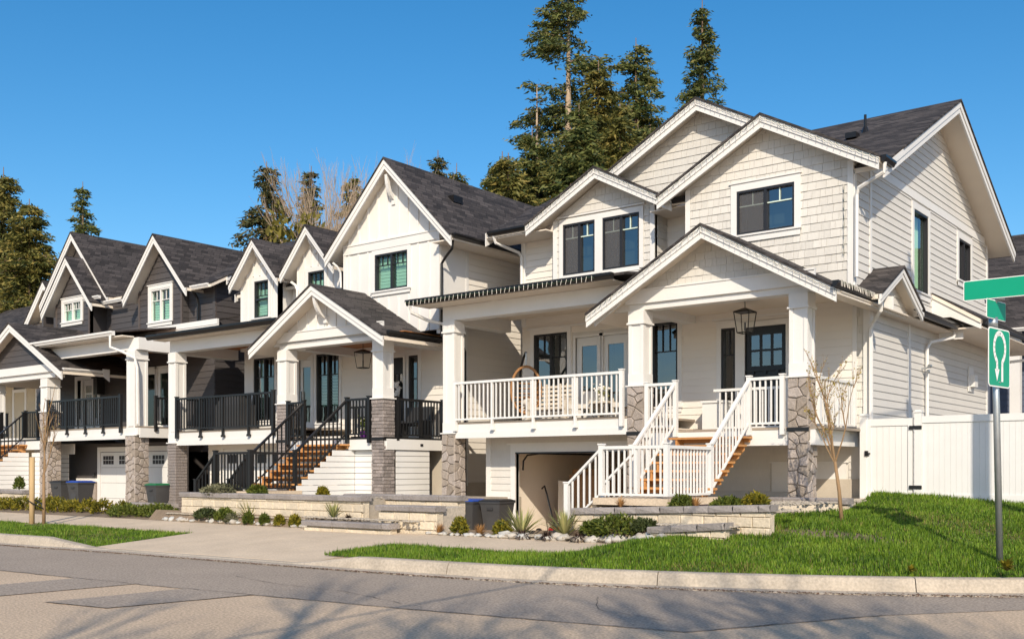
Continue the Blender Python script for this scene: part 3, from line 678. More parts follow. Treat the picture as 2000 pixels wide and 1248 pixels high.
    downspout([(-6.62, 19.82, 5.80), (-6.64, 19.84, 5.62), (-7.15, 19.92, 5.42), (-7.2, 19.95, 5.3), (-7.2, 19.94, 3.72)], h, 'trim_white')
    downspout([(-16.3, 20.0, 5.85), (-16.28, 20.1, 5.62), (-16.05, 20.75, 5.45), (-16.02, 20.82, 5.35), (-16.02, 20.82, 4.1)], h, 'trim_white')
    # --- porch roofs: shed over the deck, gable over the entry, pent along the side
    p0 = slab([(-17.35, 18.1, 4.03), (-11.3, 18.1, 4.03), (-11.3, 20.9, 4.45), (-17.35, 20.9, 4.45)], h, 'roof_flat', .05, under=None)
    gutter((-17.35, 18.1, 3.91), (-11.55, 18.1, 3.91), p0, 'gutter_black', w=.12, h=.13)
    B('porch_soffit', -17.2, -11.6, 18.12, 18.68, 3.90, 3.92, 'soffit', h)
    B('porch_beam', -16.75, -11.2, 18.67, 19.0, 3.56, 3.895, W, h); B('porch_beam', -16.75, -16.42, 19.0, 20.9, 3.5, 3.895, W, h)
    B('porch_ceiling', -16.42, -11.2, 19.0, 20.9, 3.80, 3.82, 'soffit', h)
    ext('shed_side', [(-17.1, 18.15, 3.92), (-17.1, 20.9, 3.92), (-17.1, 20.9, 4.39), (-17.1, 18.15, 3.97)], (.03, 0, 0), W, h)
    downspout([(-17.25, 18.05, 3.92), (-17.25, 18.1, 3.75), (-17.1, 18.5, 3.6), (-16.78, 18.85, 3.5), (-16.78, 18.85, 3.2)], h, 'trim_white')
    pg = gable_roof_y(h, -9.58, 2.68, 2.66, 4.77, .56, 18.16, 20.15, h=.21)
    GP = ('Y', 18.67); az = 4.62
    poly = [(-11.9, 3.32), (-7.35, 3.32), (ax_ := -9.62, az)]
    w = wall(GP, [(-11.95, 3.31), (-7.3, 3.31), (-9.62, az)], [], SH, h, th=.1)
    shingles(GP, [(-11.5, 3.72), (-7.74, 3.72), (-9.62, 4.62)], [], SH, w, budget=[0], e=.15)
    B('gable_beam', -11.6, -7.5, 18.61, 18.668, 3.44, 3.70, W, h); B('gable_beam_cap', -11.6, -7.5, 18.59, 18.667, 3.70, 3.73, W, h)
    B('porch_beam', -11.52, -7.64, 18.67, 19.0, 3.32, 3.435, W, h)
    B('porch_beam', -11.5, -11.17, 19.0, 20.9, 3.28, 3.44, W, h); B('porch_ceiling', -11.17, -7.3, 19.0, 20.9, 3.44, 3.46, 'soffit', h)
    ext('eave_bracket', [(-12.2, 18.35, 3.3), (-11.85, 18.35, 3.3), (-11.55, 18.35, 3.44), (-12.2, 18.35, 3.02)], (0, .05, 0), W, h)
    gutter((-6.93, 18.0, 3.24), (-6.93, 20.3, 3.24), pg[1], 'gutter_black', out=(1, 0, 0))
    B('side_soffit', -7.28, -6.9, 18.35, 25.9, 3.19, 3.215, 'soffit', h)
    ps = slab([(-6.78, 22.2, 3.34), (-6.78, 25.3, 3.34), (-7.26, 25.3, 3.62), (-7.26, 22.2, 3.62)], h, 'roof_low', .04, None)
    gutter((-6.78, 22.3, 3.22), (-6.78, 25.3, 3.22), ps, 'gutter_black', out=(1, 0, 0)); B('eave_end_board', -7.2, -6.66, 25.31, 25.34, 3.02, 3.36, W, h)
    sg = gable_roof_x(h, 21.1, 1.28, 1.34, 4.06, .53, -7.6, -6.72, 'roof_low', h=.17)
    gf_ = ext('gable_face', [(-6.98, 20.0, 3.16), (-6.98, 22.3, 3.16), (-6.98, 22.3, 3.36), (-6.98, 21.1, 3.97), (-6.98, 20.0, 3.38)], (-.05, 0, 0), S, h); lap(('X', -6.98), [(20.05, 3.2), (22.25, 3.2), (22.25, 3.36), (21.1, 3.95), (20.05, 3.38)], [], S, gf_, e=.155)
    ext('eave_end_board', [(-6.8, 20.32, 3.36), (-6.62, 20.32, 3.34), (-6.62, 20.32, 3.08), (-6.8, 20.32, 3.16)], (0, .03, 0), W, h)
    downspout([(-6.82, 20.2, 3.25), (-6.84, 20.25, 3.08), (-7.15, 20.75, 2.95), (-7.22, 20.78, 2.8), (-7.22, 20.78, .7)], h, 'trim_white')
    downspout([(-6.82, 25.3, 3.25), (-6.85, 25.2, 3.05), (-7.15, 24.5, 2.9), (-7.2, 24.42, 2.75), (-7.2, 24.42, -.4)], h, 'trim_white')
    # lower roof at the rear right with its sloping white end board
    ext('rake_board', [(-7.28, 25.0, 4.06), (-6.2, 25.0, 3.42), (-6.2, 25.0, 3.18), (-6.85, 25.0, 3.5), (-7.28, 25.0, 3.5)], (0, .05, 0), W, h)
    rr = slab([(-6.2, 24.97, 3.44), (-6.2, 32.2, 3.44), (-7.26, 32.2, 4.10), (-7.26, 24.97, 4.10)], h, 'roof_low', .04)
    gutter((-6.2, 25.1, 3.30), (-6.2, 32.2, 3.30), rr, 'gutter_black', out=(1, 0, 0)); B('side_soffit', -7.25, -6.2, 25.1, 32, 3.22, 3.25, 'soffit', h)
    downspout([(-6.12, 31.2, 3.3), (-6.15, 31.1, 3.1), (-6.5, 30.6, 2.95), (-6.9, 30.4, 2.9)], h, 'trim_white')
    # --- decks
    def deck(x0, x1, zt, fas, y0=18.67):
        d = B('deck', x0, x1, y0 - .03, 20.88, zt - .045, zt, 'deck_board', h)
        B('deck_fascia', x0, x1, y0 - .02, y0 + .03, zt - fas, zt - .047, W, h); B('deck_fascia', x0 + .1, x1, y0 - .035, y0 - .021, zt - fas - .12, zt - fas + .03, W, h)
        B('deck_soffit', x0 + .05, x1 - .05, y0 + .031, 20.88, zt - fas + .02, zt - fas + .05, 'soffit', h)
    deck(-16.72, -11.18, 1.13, .26)
    B('deck', -11.179, -7.3, 18.64, 20.88, .765, .81, 'deck_board', h)
    B('deck_fascia', -11.15, -7.5, 18.65, 18.7, .47, .764, W, h); B('deck_fascia', -7.55, -7.5, 18.7, 20.88, .47, .764, W, h); B('deck_soffit', -11.1, -7.56, 18.71, 20.88, .52, .55, 'soffit', h)
    B('side_panel', -16.72, -16.67, 18.72, 19.4, .75, 1.08, W, h)
    # --- columns
    column(h, -16.70, 18.62, .36, 3.56, -1.55, .86, 'stone'); column(h, -11.52, 18.62, .36, 3.32, -1.3, 1.73, 'stone', flash=.80); column(h, -8.0, 18.62, .36, 3.32, -.75, 1.73, 'stone', flash=.80)
    # --- railings
    V = 'vinyl_white'
    railing(h, (-16.28, 18.58), (-11.66, 18.58), 2.07, 1.17, V, posts=(0, .245, .5, .745, 1), drop=.25, nb=37)
    railing(h, (-11.06, 18.6), (-10.40, 18.6), 1.77, .87, V, posts=(0, 1), drop=.2, nb=6)
    railing(h, (-8.80, 18.6), (-8.12, 18.6), 1.77, .87, V, posts=(0, 1), drop=.2, nb=6)
    railing(h, (-7.56, 18.95), (-7.56, 20.8), 1.77, .87, V, posts=(0, .5, 1), nb=15)
    railing(h, (-10.36, 20.2), (-8.84, 20.2), 1.72, .87, V, posts=(), nb=11)
    # --- stairs: upper flight, landing, lower flight towards the garage
    stair(h, -10.40, -8.78, 18.62, .81, 16.92, -.48, 7)
    for x in (-10.40, -8.78): railing(h, (x, 18.52), (x, 16.95), (1.72, .44), (.86, -.42), V, posts=(1,), nb=12)
    B('landing', -10.2, -8.7, 15.30, 17.1, -.60, -.48, 'concrete', h)
    railing(h, (-10.06, 15.37), (-8.76, 15.37), .42, -.44, V, posts=(0, 1), nb=11)
    railing(h, (-8.76, 15.40), (-8.76, 16.90), .42, -.44, V, posts=(), nb=13)
    railing(h, (-10.06, 15.37), (-10.80, 15.37), (.40, -.25), (-.42, -1.02), V, posts=(1,), nb=6)
    railing(h, (-10.06, 16.55), (-10.80, 16.55), (.40, -.25), (-.42, -1.02), V, posts=(0, 1,), nb=6)
    for k in range(4): B('concrete_step', -10.2 - .2 * (k + 1), -10.2 - .2 * k, 15.42, 16.5, -1.25, -.6 - .15 * k, 'concrete', h)
    return h
HA = house_cream()

# ================================================================== house B: white board and batten, black trim
def battens(pl, poly, rects, parent, step=.36, mat='panel_white', s0=None):
    ss = [s for s, _ in poly]; s = (min(ss) if s0 is None else s0)
    while s < max(ss):
        b = band(poly, s - .025, s + .025, -9e9, 9e9)
        if len(b) >= 3:
            for q in minus(b, rects):
                if area(q) > .003:
                    v, f = plate(pl, q, lambda z: .032); raw('batten', v, f, mat, parent)
        s += step
def bracket(parent, x, y, z, dy=.42, dz=.6, mat='trim_white'):
    """curved knee brace under a gable peak, from the wall out to the rake"""
    n = 8; o = [(x - .045, y + dy - dy * math.sin(t), z - dz + dz * (1 - math.cos(t))) for t in [math.pi / 2 * i / n for i in range(n + 1)]]
    i_ = [(p[0], p[1] + .09, p[2] - .0) for p in o]
    ext('gable_bracket', o + i_[::-1], (.09, 0, 0), mat, parent)
    B('bracket_foot', x - .06, x + .06, y + dy - .07, y + dy + .02, z - dz - .1, z - dz + .08, mat, parent)
def house_white():
    h = thing('house', 'white board and batten farmhouse with steep gable and black porch railing', 'house', (-22, 20.2, -1.5))
    S, PN, W, K = 'siding_white', 'panel_white', 'trim_white', 'black_metal'
    RX, BW, UG, PF = -17.4, 20.2, 19.3, 18.0
    FY = ('Y', BW)
    w1 = (-25.82, -24.84, 1.5, 3.38); dr1 = (-23.74, -23.22, 1.15, 3.2); w2 = (-22.98, -22.03, 1.35, 3.32); dr = (-20.15, -19.52, .84, 3.02); sl = (-19.32, -18.98, 1.15, 3.04)
    ops = [w1, dr1, w2, dr, sl]
    poly = [(-26.3, .6), (RX, .6), (RX, 3.8), (-26.3, 3.8)]; w = wall(FY, poly, ops, PN, h)
    lap(FY, [(-22.0, .6), (RX, .6), (RX, 3.8), (-22.0, 3.8)], [(a - .1, b + .1, c - .1, d + .14) for a, b, c, d in ops], S, w, e=.17)
    window(FY, *w1, h, strip=.28, grid=2, curtain=[(.05, .35)]); window(FY, *w2, h, strip=.28, grid=2, blind=(.25, .7)); window(FY, *sl, h, sash=1, strip=.3, grid=1, sill=False)
    glazed_door(FY, *dr1, h, 'vinyl_white', [(.2, .85, .12, .9)], panels=False); d = glazed_door(FY, *dr, h, 'door_black', [(.12 + i * .27, .12 + i * .27 + .22, .62, .8) for i in range(3)])
    # lower level: garage wall forward under the deck, white slatted skirt by the stairs
    GY = ('Y', 18.9); poly = [(-26.3, -1.6), (-20.6, -1.6), (-20.6, .9), (-26.3, .9)]; w = wall(GY, poly, [], 'siding_dark' if False else S, h); lap(GY, [(-26.3, -1.2), (-25.7, -1.2), (-25.7, .9), (-26.3, .9)], [], S, w)
    mb = MB()
    for q in ((-25.66, -25.55, -1.5, .62), (-22.7, -22.55, -1.5, .62), (-25.66, -22.55, .62, .78)): mbox(mb, GY, *q, .001, .05)
    gd = mb.obj('garage_door', W, h)
    for k in range(4): pbox('door_panel', GY, -25.54, -22.71, -1.5 + k * .53, -1.5 + k * .53 + .52, .002, .03, 'vinyl_white', gd)
    for k in range(4): pbox('door_light', GY, -25.3 + k * .66, -24.9 + k * .66, .2, .45, .0305, .035, 'window_black', gd)
    poly = [(-20.6, -1.6), (RX, -1.6), (RX, .6), (-20.6, .6)]; w = wall(FY, poly, [], 'foundation', h)
    # upper set-back walls and dormer bays
    poly = [(-26.3, 3.6), (-20.9, 3.6), (-20.9, 5.8), (-26.3, 5.8)]; wall(('Y', 20.45), poly, [], PN, h)
    for (a, b, ax, az, wn_) in ((-26.15, -24.35, -25.1, 6.72, (-25.50, -24.84, 4.56, 5.66)), (-23.55, -21.6, -22.72, 6.78, (-23.07, -22.38, 4.56, 5.66))):
        D = ('Y', 19.97); poly = [(a, 3.6), (b, 3.6), (b, az - 1.12 * (b - ax)), (ax, az), (a, az - 1.12 * (ax - a))]
        w = wall(D, poly, [wn_], PN, h); battens(D, poly, [(wn_[0] - .12, wn_[1] + .12, wn_[2] - .14, wn_[3] + .16)], w, .3)
        window(D, *wn_, h, sash=1, strip=.36, grid=3, glass='glass_green', behind='room_pale', blind=(.02, .75), hung=True, head=False)
        wall(('X', b), [(19.97, 3.6), (20.45, 3.6), (20.45, az - 1.12 * (b - ax)), (19.97, az - 1.12 * (b - ax))], [], PN, h, th=.1)
        g = gable_roof_y(h, ax, 1.12, 1.12, az + .14, 1.12, 19.58, 22.95, 'roof_steep', h=.2, ye=20.55)
        bracket(h, ax, 19.62, az - .02, .35, .5)
    gutter((-23.95, 19.85, 5.55), (-23.9, 20.4, 5.55), h, 'gutter_black'); downspout([(-23.75, 19.9, 5.45), (-23.6, 19.93, 5.35), (-23.52, 19.93, 5.2), (-23.52, 19.93, 4.2)], h, W)
    # big steep gable
    G = ('Y', UG); ax, az, m = -19.0, 7.80, 1.0; gw = (-19.68, -18.5, 4.66, 5.61); gl_, gr_ = -20.87, RX
    poly = [(gl_, 3.5), (gr_, 3.5), (gr_, az - m * (gr_ - ax)), (ax, az), (gl_, az - m * (ax - gl_))]
    w = wall(G, poly, [gw], PN, h)
    battens(G, poly, [(gw[0] - .14, gw[1] + .14, gw[2] - .2, gw[3] + .17), (-99, 99, 5.72, 5.98)], w, .36, s0=-20.66)
    pbox('belt_board', G, gl_, gr_, 5.74, 5.95, .001, .04, W, h); pbox('belt_cap', G, gl_, gr_, 5.95, 5.985, .0, .06, W, h)
    for x in (gl_, gr_ - .1): pbox('corner_board', G, x, x + .1, 3.5, 5.74, .001, .03, W, h)
    window(G, *gw, h, strip=.26, grid=3, glass='glass_green', behind='room_pale', blind=(.02, .92), head=False, tw=.1)
    bracket(h, ax, 19.0, 7.55, .33, .62)
    g = gable_roof_y(h, -18.98, 2.25, 2.25, 7.97, 1.0, 18.95, 25.3, 'roof_steep', h=.22)
    gutter((-16.75, 18.98, 5.62), (-16.75, 25.2, 5.62), g[1], 'gutter_black', out=(1, 0, 0)); B('side_soffit', -17.4, -16.77, 19.0, 25.2, 5.58, 5.61, 'soffit', h)
    gutter((-21.2, 19.0, 5.6), (-21.2, 20.4, 5.6), g[0], 'gutter_black', out=(-1, 0, 0)); downspout([(-21.05, 19.05, 5.55), (-20.98, 19.15, 5.45), (-20.96, 19.25, 5.3), (-20.96, 19.27, 4.9)], h, W, .03)
    for (x, y) in ((-18.1, 20.6), (-17.85, 23.6), (-17.2, 21.3)):
        z = 7.97 - (x + 18.98); MB().box(x - .1, x + .16, y - .18, y + .18, z - .12, z + .06).obj('roof_vent', 'gutter_black', g[1])
    # right wall
    XR = ('X', RX); poly = [(19.3, 3.4), (29, 3.4), (29, 5.75), (19.3, 5.75)]; w = wall(XR, poly, [], S, h)
    lap(XR, [(20.35, 3.4), (29, 3.4), (29, 5.58), (20.35, 5.58)], [], S, w, e=.17, maxlen=12)
    pbox('corner_board', XR, 19.3, 20.25, 3.5, 5.58, .001, .02, PN, h); pbox('corner_board', XR, 20.25, 20.35, 3.4, 5.58, .001, .032, W, h)
    poly = [(20.2, -1.6), (29, -1.6), (29, 3.4), (20.2, 3.4)]; w = wall(XR, poly, [], S, h); lap(XR, [(20.32, -.3), (29, -.3), (29, 3.4), (20.32, 3.4)], [], S, w, e=.17, maxlen=12)
    pbox('corner_board', XR, 20.2, 20.32, -.4, 3.4, .001, .03, W, h); pbox('foundation', XR, 20.2, 29, -1.6, -.32, .001, .02, 'foundation', h)
    for k in range(3): pbox('wall_vent', XR, 21.3, 21.55, .1 + k * .12, .17 + k * .12, .02, .07, 'trim_white', h)
    B('end_wall', -26.3, -26.18, 20.321, 29, -1.6, 5.8, PN, h); B('rear_wall', -26.3, RX, 28.9, 29, -1.6, 5.8, PN, h)
    downspout([(-16.8, 19.1, 5.62), (-16.85, 19.12, 5.4), (-17.15, 19.2, 5.22), (-17.3, 19.24, 5.1), (-17.3, 19.24, 3.3)], h, K, .035)
    downspout([(-17.28, 19.95, 3.2), (-17.3, 20.12, 3.0), (-17.3, 20.12, -1.3)], h, K, .04)
    # main roof behind
    mr = gable_roof_x(h, 24.6, 4.4, 4.4, 7.75, .52, -26.75, -18, 'roof_low', h=.2, rakes=False)
    ext('rake_board', [(-26.76, 20.2, 5.44), (-26.76, 24.6, 7.73), (-26.76, 24.6, 7.5), (-26.76, 20.2, 5.2)], (-.03, 0, 0), W, mr[0])
    ext('end_gable', [(-26.3, 20.35, 5.3), (-26.3, 28.8, 5.3), (-26.3, 24.6, 7.55)], (.1, 0, 0), PN, h)
    g = gable_roof_y(h, -24.9, 1.9, 1.9, 8.35, .62, 23.6, 27, 'roof_low', h=.2); ext('gable_face', [(-26.5, 23.9, 7.1), (-23.3, 23.9, 7.1), (-24.9, 23.9, 8.2)], (0, .1, 0), PN, h)
    # porch roofs
    p0 = slab([(-27.3, 17.6, 3.94), (-21.3, 17.6, 3.94), (-21.3, 20.2, 4.3), (-27.3, 20.2, 4.3)], h, 'roof_flat', .05, None); gutter((-27.4, 17.6, 3.81), (-21.5, 17.6, 3.81), p0, 'gutter_black', w=.12, h=.14)
    B('porch_soffit', -27.2, -21.6, 17.62, 18.0, 3.79, 3.81, 'soffit', h); B('porch_beam', -26.93, -21.6, PF, PF + .33, 3.45, 3.785, W, h); B('porch_beam', -26.93, -26.6, PF + .33, 20.2, 3.4, 3.785, W, h)
    for k in range(16): B('ceiling_board', -26.6 + k * .34, -26.265 + k * .34, PF + .34, 20.2, 3.70, 3.72, 'cedar', h)
    ext('shed_side', [(-27.1, 17.65, 3.82), (-27.1, 20.2, 3.82), (-27.1, 20.2, 4.24), (-27.1, 17.65, 3.88)], (.03, 0, 0), W, h)
    pg = gable_roof_y(h, -20.08, 2.50, 2.50, 4.67, .58, 17.5, 19.5, 'roof_low', h=.21)
    GP = ('Y', PF); poly = [(-22.25, 3.28), (-18.0, 3.28), (-20.12, 4.52)]; w = wall(GP, poly, [], PN, h, th=.1); battens(GP, [(-21.9, 3.60), (-18.35, 3.60), (-20.12, 4.5)], [], w, .36, s0=-21.56)
    B('gable_beam', -22.0, -18.05, PF - .06, PF - .002, 3.36, 3.58, W, h); B('gable_beam_cap', -22.0, -18.05, PF - .08, PF - .003, 3.58, 3.61, W, h); B('porch_beam', -21.95, -18.05, PF, PF + .33, 3.18, 3.355, W, h)
    B('porch_beam', -21.6, -21.3, PF + .33, 20.2, 3.16, 3.4, W, h); bracket(h, -20.08, 17.53, 4.38, .45, .55)
    for k in range(10): B('ceiling_board', -21.3 + k * .36, -20.945 + k * .36, PF + .34, 20.2, 3.37, 3.39, 'cedar', h)
    gutter((-17.6, 17.62, 3.2), (-17.6, 20.5, 3.2), pg[1], 'gutter_black', out=(1, 0, 0)); B('side_soffit', -18.02, -17.6, 17.66, 20.5, 3.17, 3.195, 'soffit', h); B('porch_beam', -18.35, -18.03, PF + .33, 20.2, 3.1, 3.35, W, h)
    slab([(-17.6, 19.4, 3.26), (-17.6, 20.6, 3.26), (-18.4, 20.6, 3.72), (-18.4, 19.4, 3.72)], h, 'roof_low', .05); ext('eave_end_board', [(-17.58, 20.62, 3.25), (-17.58, 20.66, 3.0), (-18.0, 20.66, 3.2), (-18.0, 20.62, 3.45)], (0, .03, 0), W, h)
    # decks
    B('deck', -26.95, -21.5, PF - .03, 20.18, 1.085, 1.13, 'deck_board', h); B('deck_fascia', -26.95, -21.5, PF - .02, PF + .03, .86, 1.083, W, h); B('deck_fascia', -26.7, -21.6, PF - .035, PF - .021, .72, .88, W, h); B('deck_soffit', -26.9, -21.6, PF + .031, 20.18, .88, .91, 'soffit', h)
    B('deck', -21.5, -18.0, PF - .03, 20.18, .765, .81, K, h); B('deck_fascia', -21.5, -18.02, PF - .02, PF + .03, .5, .764, W, h); B('deck_fascia', -18.05, -18.0, PF + .031, 20.18, .5, .764, W, h)
    column(h, -26.93, PF - .05, .36, 3.45, -1.4, .78, 'brick', single=False); column(h, -21.98, PF - .05, .36, 3.18, -1.2, 1.73, 'brick', single=False, flash=.8); column(h, -18.4, PF - .05, .36, 3.18, -.85, 1.73, 'brick', flash=.8)
    railing(h, (-26.45, PF - .09), (-22.1, PF - .09), 2.09, 1.17, K, posts=(0, .26, .5, .76, 1), drop=.25, nb=36)
    railing(h, (-21.52, PF - .07), (-20.9, PF - .07), 1.77, .87, K, posts=(0, 1), drop=.2, nb=6); railing(h, (-19.28, PF - .07), (-18.5, PF - .07), 1.77, .87, K, posts=(0, 1), drop=.2, nb=7)
    railing(h, (-18.03, PF + .42), (-18.03, 20.1), 1.77, .85, K, posts=(0, .5, 1), drop=.12, nb=15); railing(h, (-20.9, 19.6), (-19.3, 19.6), 1.72, .87, K, posts=(), nb=12)
    stair(h, -20.88, -19.26, PF - .05, .81, 16.22, -.48, 7, side='stair_wood')
    for x in (-20.88, -19.26): railing(h, (x, PF - .15), (x, 16.25), (1.72, .44), (.86, -.42), K, posts=(1,), nb=12)
    B('landing', -20.68, -19.18, 14.95, 16.4, -.60, -.48, 'concrete', h)
    railing(h, (-20.54, 14.95), (-19.26, 14.95), .42, -.44, K, posts=(0, 1), nb=11); railing(h, (-19.26, 15.0), (-19.26, 16.2), .42, -.44, K, posts=(), nb=10)
    railing(h, (-20.54, 14.95), (-21.30, 14.95), (.40, -.25), (-.42, -1.02), K, posts=(1,), nb=6); railing(h, (-20.54, 15.9), (-21.30, 15.9), (.40, -.25), (-.42, -1.02), K, posts=(0, 1), nb=6)
    for k in range(4): B('concrete_step', -20.68 - .2 * (k + 1), -20.68 - .2 * k, 15.0, 15.9, -1.25, -.6 - .15 * k, 'concrete', h)
    # white slatted skirt right of the stairs and along the side
    for k in range(9):
        z = -.78 + k * .142
        if z + .13 < .5:
            B('skirt_board', -19.2, -18.45, PF + .12, PF + .14, z, z + .13, 'vinyl_white', h); B('skirt_board', -18.06, -18.04, PF + .4, 19.6, z, z + .13, 'vinyl_white', h)
            y0 = 16.25 + max(0, (z + .48) * 1.35)
            if y0 < PF - .1: B('skirt_board', -19.22, -19.2, y0, PF + .11, z, z + .13, 'vinyl_white', h)
    return h
HB = house_white()

# ================================================================== house C: dark siding, white trim
def house_dark():
    h = thing('house', 'dark charcoal sided house with white gable trim and black porch railing', 'house', (-33, 20.3, -1.5))
    S, W, K, T = 'siding_dark', 'trim_white', 'black_metal', 'trim_dark'
    RX, BW, PF = -28.2, 20.5, 18.0; FY = ('Y', BW)
    dr = (-36.5, -35.1, 1.2, 3.3); fd = (-33.0, -30.6, 1.3, 3.55)
    poly = [(-39.5, .6), (RX, .6), (RX, 4.4), (-39.5, 4.4)]; w = wall(FY, poly, [dr, fd], S, h); lap(FY, poly, [(dr[0] - .15, dr[1] + .15, 0, 3.45), (fd[0] - .15, fd[1] + .15, 0, 3.75)], S, w, e=.2)
    mb = MB()
    for q in ((-36.65, -36.5, 1.2, 3.45), (-35.1, -34.95, 1.2, 3.45), (-36.5, -35.1, 3.3, 3.45), (-36.22, -36.12, 1.2, 3.3), (-35.48, -35.38, 1.2, 3.3)): mbox(mb, FY, *q, -.1, .04)
    e = mb.obj('entry_surround', W, h)
    for a, b in ((-36.48, -36.24), (-35.36, -35.12)): pbox('side_light', FY, a, b, 1.9, 3.2, -.06, -.04, 'glass', e); pbox('side_panel', FY, a, b, 1.2, 1.88, -.06, -.03, W, e)
    mb = MB(); mbox(mb, FY, -36.5, -35.1, 1.2, 3.3, -.5, -.48); mb.obj('room_shell', 'room_dark', e)
    glazed_door(FY, -36.1, -35.5, 1.2, 3.28, h, 'vinyl_white', [(.2 + i * .22, .2 + i * .22 + .17, z, z + .13) for i in range(3) for z in (.62, .78)], tw=.01)
    window(FY, fd[0], -32.45, 1.6, 3.5, h, frame='vinyl_white', sash=1, strip=.3, grid=1, sill=False)
    for k in range(2):
        a = -32.25 + k * .82; glazed_door(FY, a, a + .79, fd[2], fd[3] - .1, h, 'vinyl_white', [(.18, .82, .1, .92)], panels=False, tw=.07, glass='glass_green')
    # garage level
    GY = ('Y', 19.4); poly = [(-37.5, -1.6), (RX, -1.6), (RX, .9), (-37.5, .9)]; w = wall(GY, poly, [], S, h); lap(GY, [(RX - .9, -1), (RX, -1), (RX, .9), (RX - .9, .9)], [], S, w, e=.2)
    mb = MB()
    for q in ((-33.2, -33.02, -1.5, .62), (-29.1, -28.95, -1.5, .62), (-33.2, -28.95, .62, .78)): mbox(mb, GY, *q, .001, .05)
    gd = mb.obj('garage_door', W, h)
    for k in range(4):
        for j in range(4): pbox('door_panel', GY, -33.0 + j * .975, -33.0 + j * .975 + .965, -1.45 + k * .515, -1.45 + k * .515 + .505, .002, .03, 'vinyl_white', gd)
    for k in range(4):
        a = -32.85 + k * .975
        for i in range(4):
            for j in range(2): pbox('door_light', GY, a + i * .165, a + i * .165 + .14, .2 + j * .15, .33 + j * .15, .0305, .036, 'window_black', gd)
    B('garage_keypad', -33.5, -33.4, 19.34, 19.4, -.35, -.1, 'bin_dark', h)
    B('stone_plinth', -34.3, -33.25, 19.30, 19.40, -1.5, -.4, 'stone', h); B('plinth_cap', -34.4, -33.2, 19.26, 19.40, -.4, -.28, W, h)
    # slatted screen by the bins
    for k in range(12): B('skirt_board', -36.6, -34.35, 18.95, 18.97, -1.3 + k * .155, -1.3 + k * .155 + .14, 'vinyl_white', h)
    B('screen_head', -36.6, -33.9, 18.9, 18.94, .55, .9, W, h)
    # upper walls: right bay, recess, left bay and the taller gable behind it
    D = ('Y', 20.3); ax, az, m = -30.65, 7.62, 1.07; wn_ = (-31.48, -30.32, 4.98, 6.08); a, b = -32.2, -29.65
    poly = [(a, 4.2), (b, 4.2), (b, az - m * (b - ax)), (ax, az), (a, az - m * (ax - a))]; w = wall(D, poly, [wn_], S, h); lap(D, poly, [(wn_[0] - .16, wn_[1] + .16, wn_[2] - .2, wn_[3] + .18)], S, w, e=.2)
    window(D, *wn_, h, frame='vinyl_white', strip=.3, grid=2, glass='glass_green', behind='room_pale', blind=(.02, .6), tw=.12)
    for x in (a, b - .1): pbox('corner_board', D, x, x + .1, 4.2, az - m * 1.3, .001, .03, T, h)
    wall(('X', b), [(20.3, 4.2), (21.0, 4.2), (21.0, 6.5), (20.3, 6.5)], [], S, h, th=.1); lap(('X', b), [(20.3, 4.2), (21.0, 4.2), (21.0, 6.5), (20.3, 6.5)], [], S, h, e=.2)
    gable_roof_y(h, ax, 1.82, 1.80, 7.82, 1.07, 19.88, 23.9, 'roof_steep', h=.24, ye=20.62)
    U = ('Y', 20.55); poly = [(-34.3, 4.2), (RX, 4.2), (RX, 5.9), (-34.3, 5.9)]; w = wall(U, poly, [], S, h); lap(U, [(-29.65, 4.2), (RX - .1, 4.2), (RX - .1, 5.9), (-29.65, 5.9)], [], S, w, e=.2); lap(U, [(-34.3, 4.2), (-32.2, 4.2), (-32.2, 5.9), (-34.3, 5.9)], [], S, w, e=.2)
    pbox('corner_board', U, RX - .1, RX + .02, 4.3, 5.9, .001, .03, 'bark_pale' if False else T, h)
    L = ('Y', 20.1); ax2, az2 = -35.9, 7.52; wl_ = (-36.76, -35.54, 5.42, 6.14); a, b = -37.25, -35.0; a, b = -37.3, -34.95
    poly = [(a, 4.2), (b, 4.2), (b, az2 - 1.05 * (b - ax2)), (ax2, az2), (a, az2 - 1.05 * (ax2 - a))]; w = wall(L, poly, [wl_], S, h); lap(L, poly, [(wl_[0] - .16, wl_[1] + .16, wl_[2] - .2, wl_[3] + .18)], S, w, e=.2)
    window(L, *wl_, h, frame='vinyl_white', strip=.34, grid=3, glass='glass_green', behind='room_pale', blind=(.02, .55), tw=.12)
    for x in (a, b - .1): pbox('corner_board', L, x, x + .1, 4.2, az2 - 1.05 * 1.3, .001, .03, T, h)
    wall(('X', b), [(20.1, 4.2), (20.8, 4.2), (20.8, 6.4), (20.1, 6.4)], [], S, h, th=.1)
    gable_roof_y(h, ax2, 1.75, 1.70, 7.72, 1.07, 19.72, 22.5, 'roof_steep', h=.24, ye=20.8)
    L2 = ('Y', 20.75); ax3, az3 = -36.75, 8.62; poly = [(-38.7, 4.2), (-34.4, 4.2), (-34.4, az3 - 1.05 * 2.35), (ax3, az3), (-38.7, az3 - 1.05 * 1.95)]; w = wall(L2, poly, [], S, h); lap(L2, [(-35.2, 4.2), (-34.4, 4.2), (-34.4, az3 - 1.05 * 2.35), (ax3, az3), (-37, az3 - .3)], [], S, w, e=.2)
    gable_roof_y(h, ax3, 2.30, 2.45, 8.83, 1.07, 20.4, 26.5, 'roof_steep', h=.24, ye=20.9)
    gutter((-34.35, 20.2, 5.85), (-33.0, 20.2, 5.85), h, W); gutter((-29.0, 20.1, 5.80), (-27.9, 20.1, 5.80), h, W); gutter((-35.05, 19.95, 6.02), (-34.0, 19.95, 6.02), h, W)
    mr = gable_roof_x(h, 24.6, 3.95, 4.5, 8.2, .5, -39.5, -27.8, 'roof_low', h=.22)
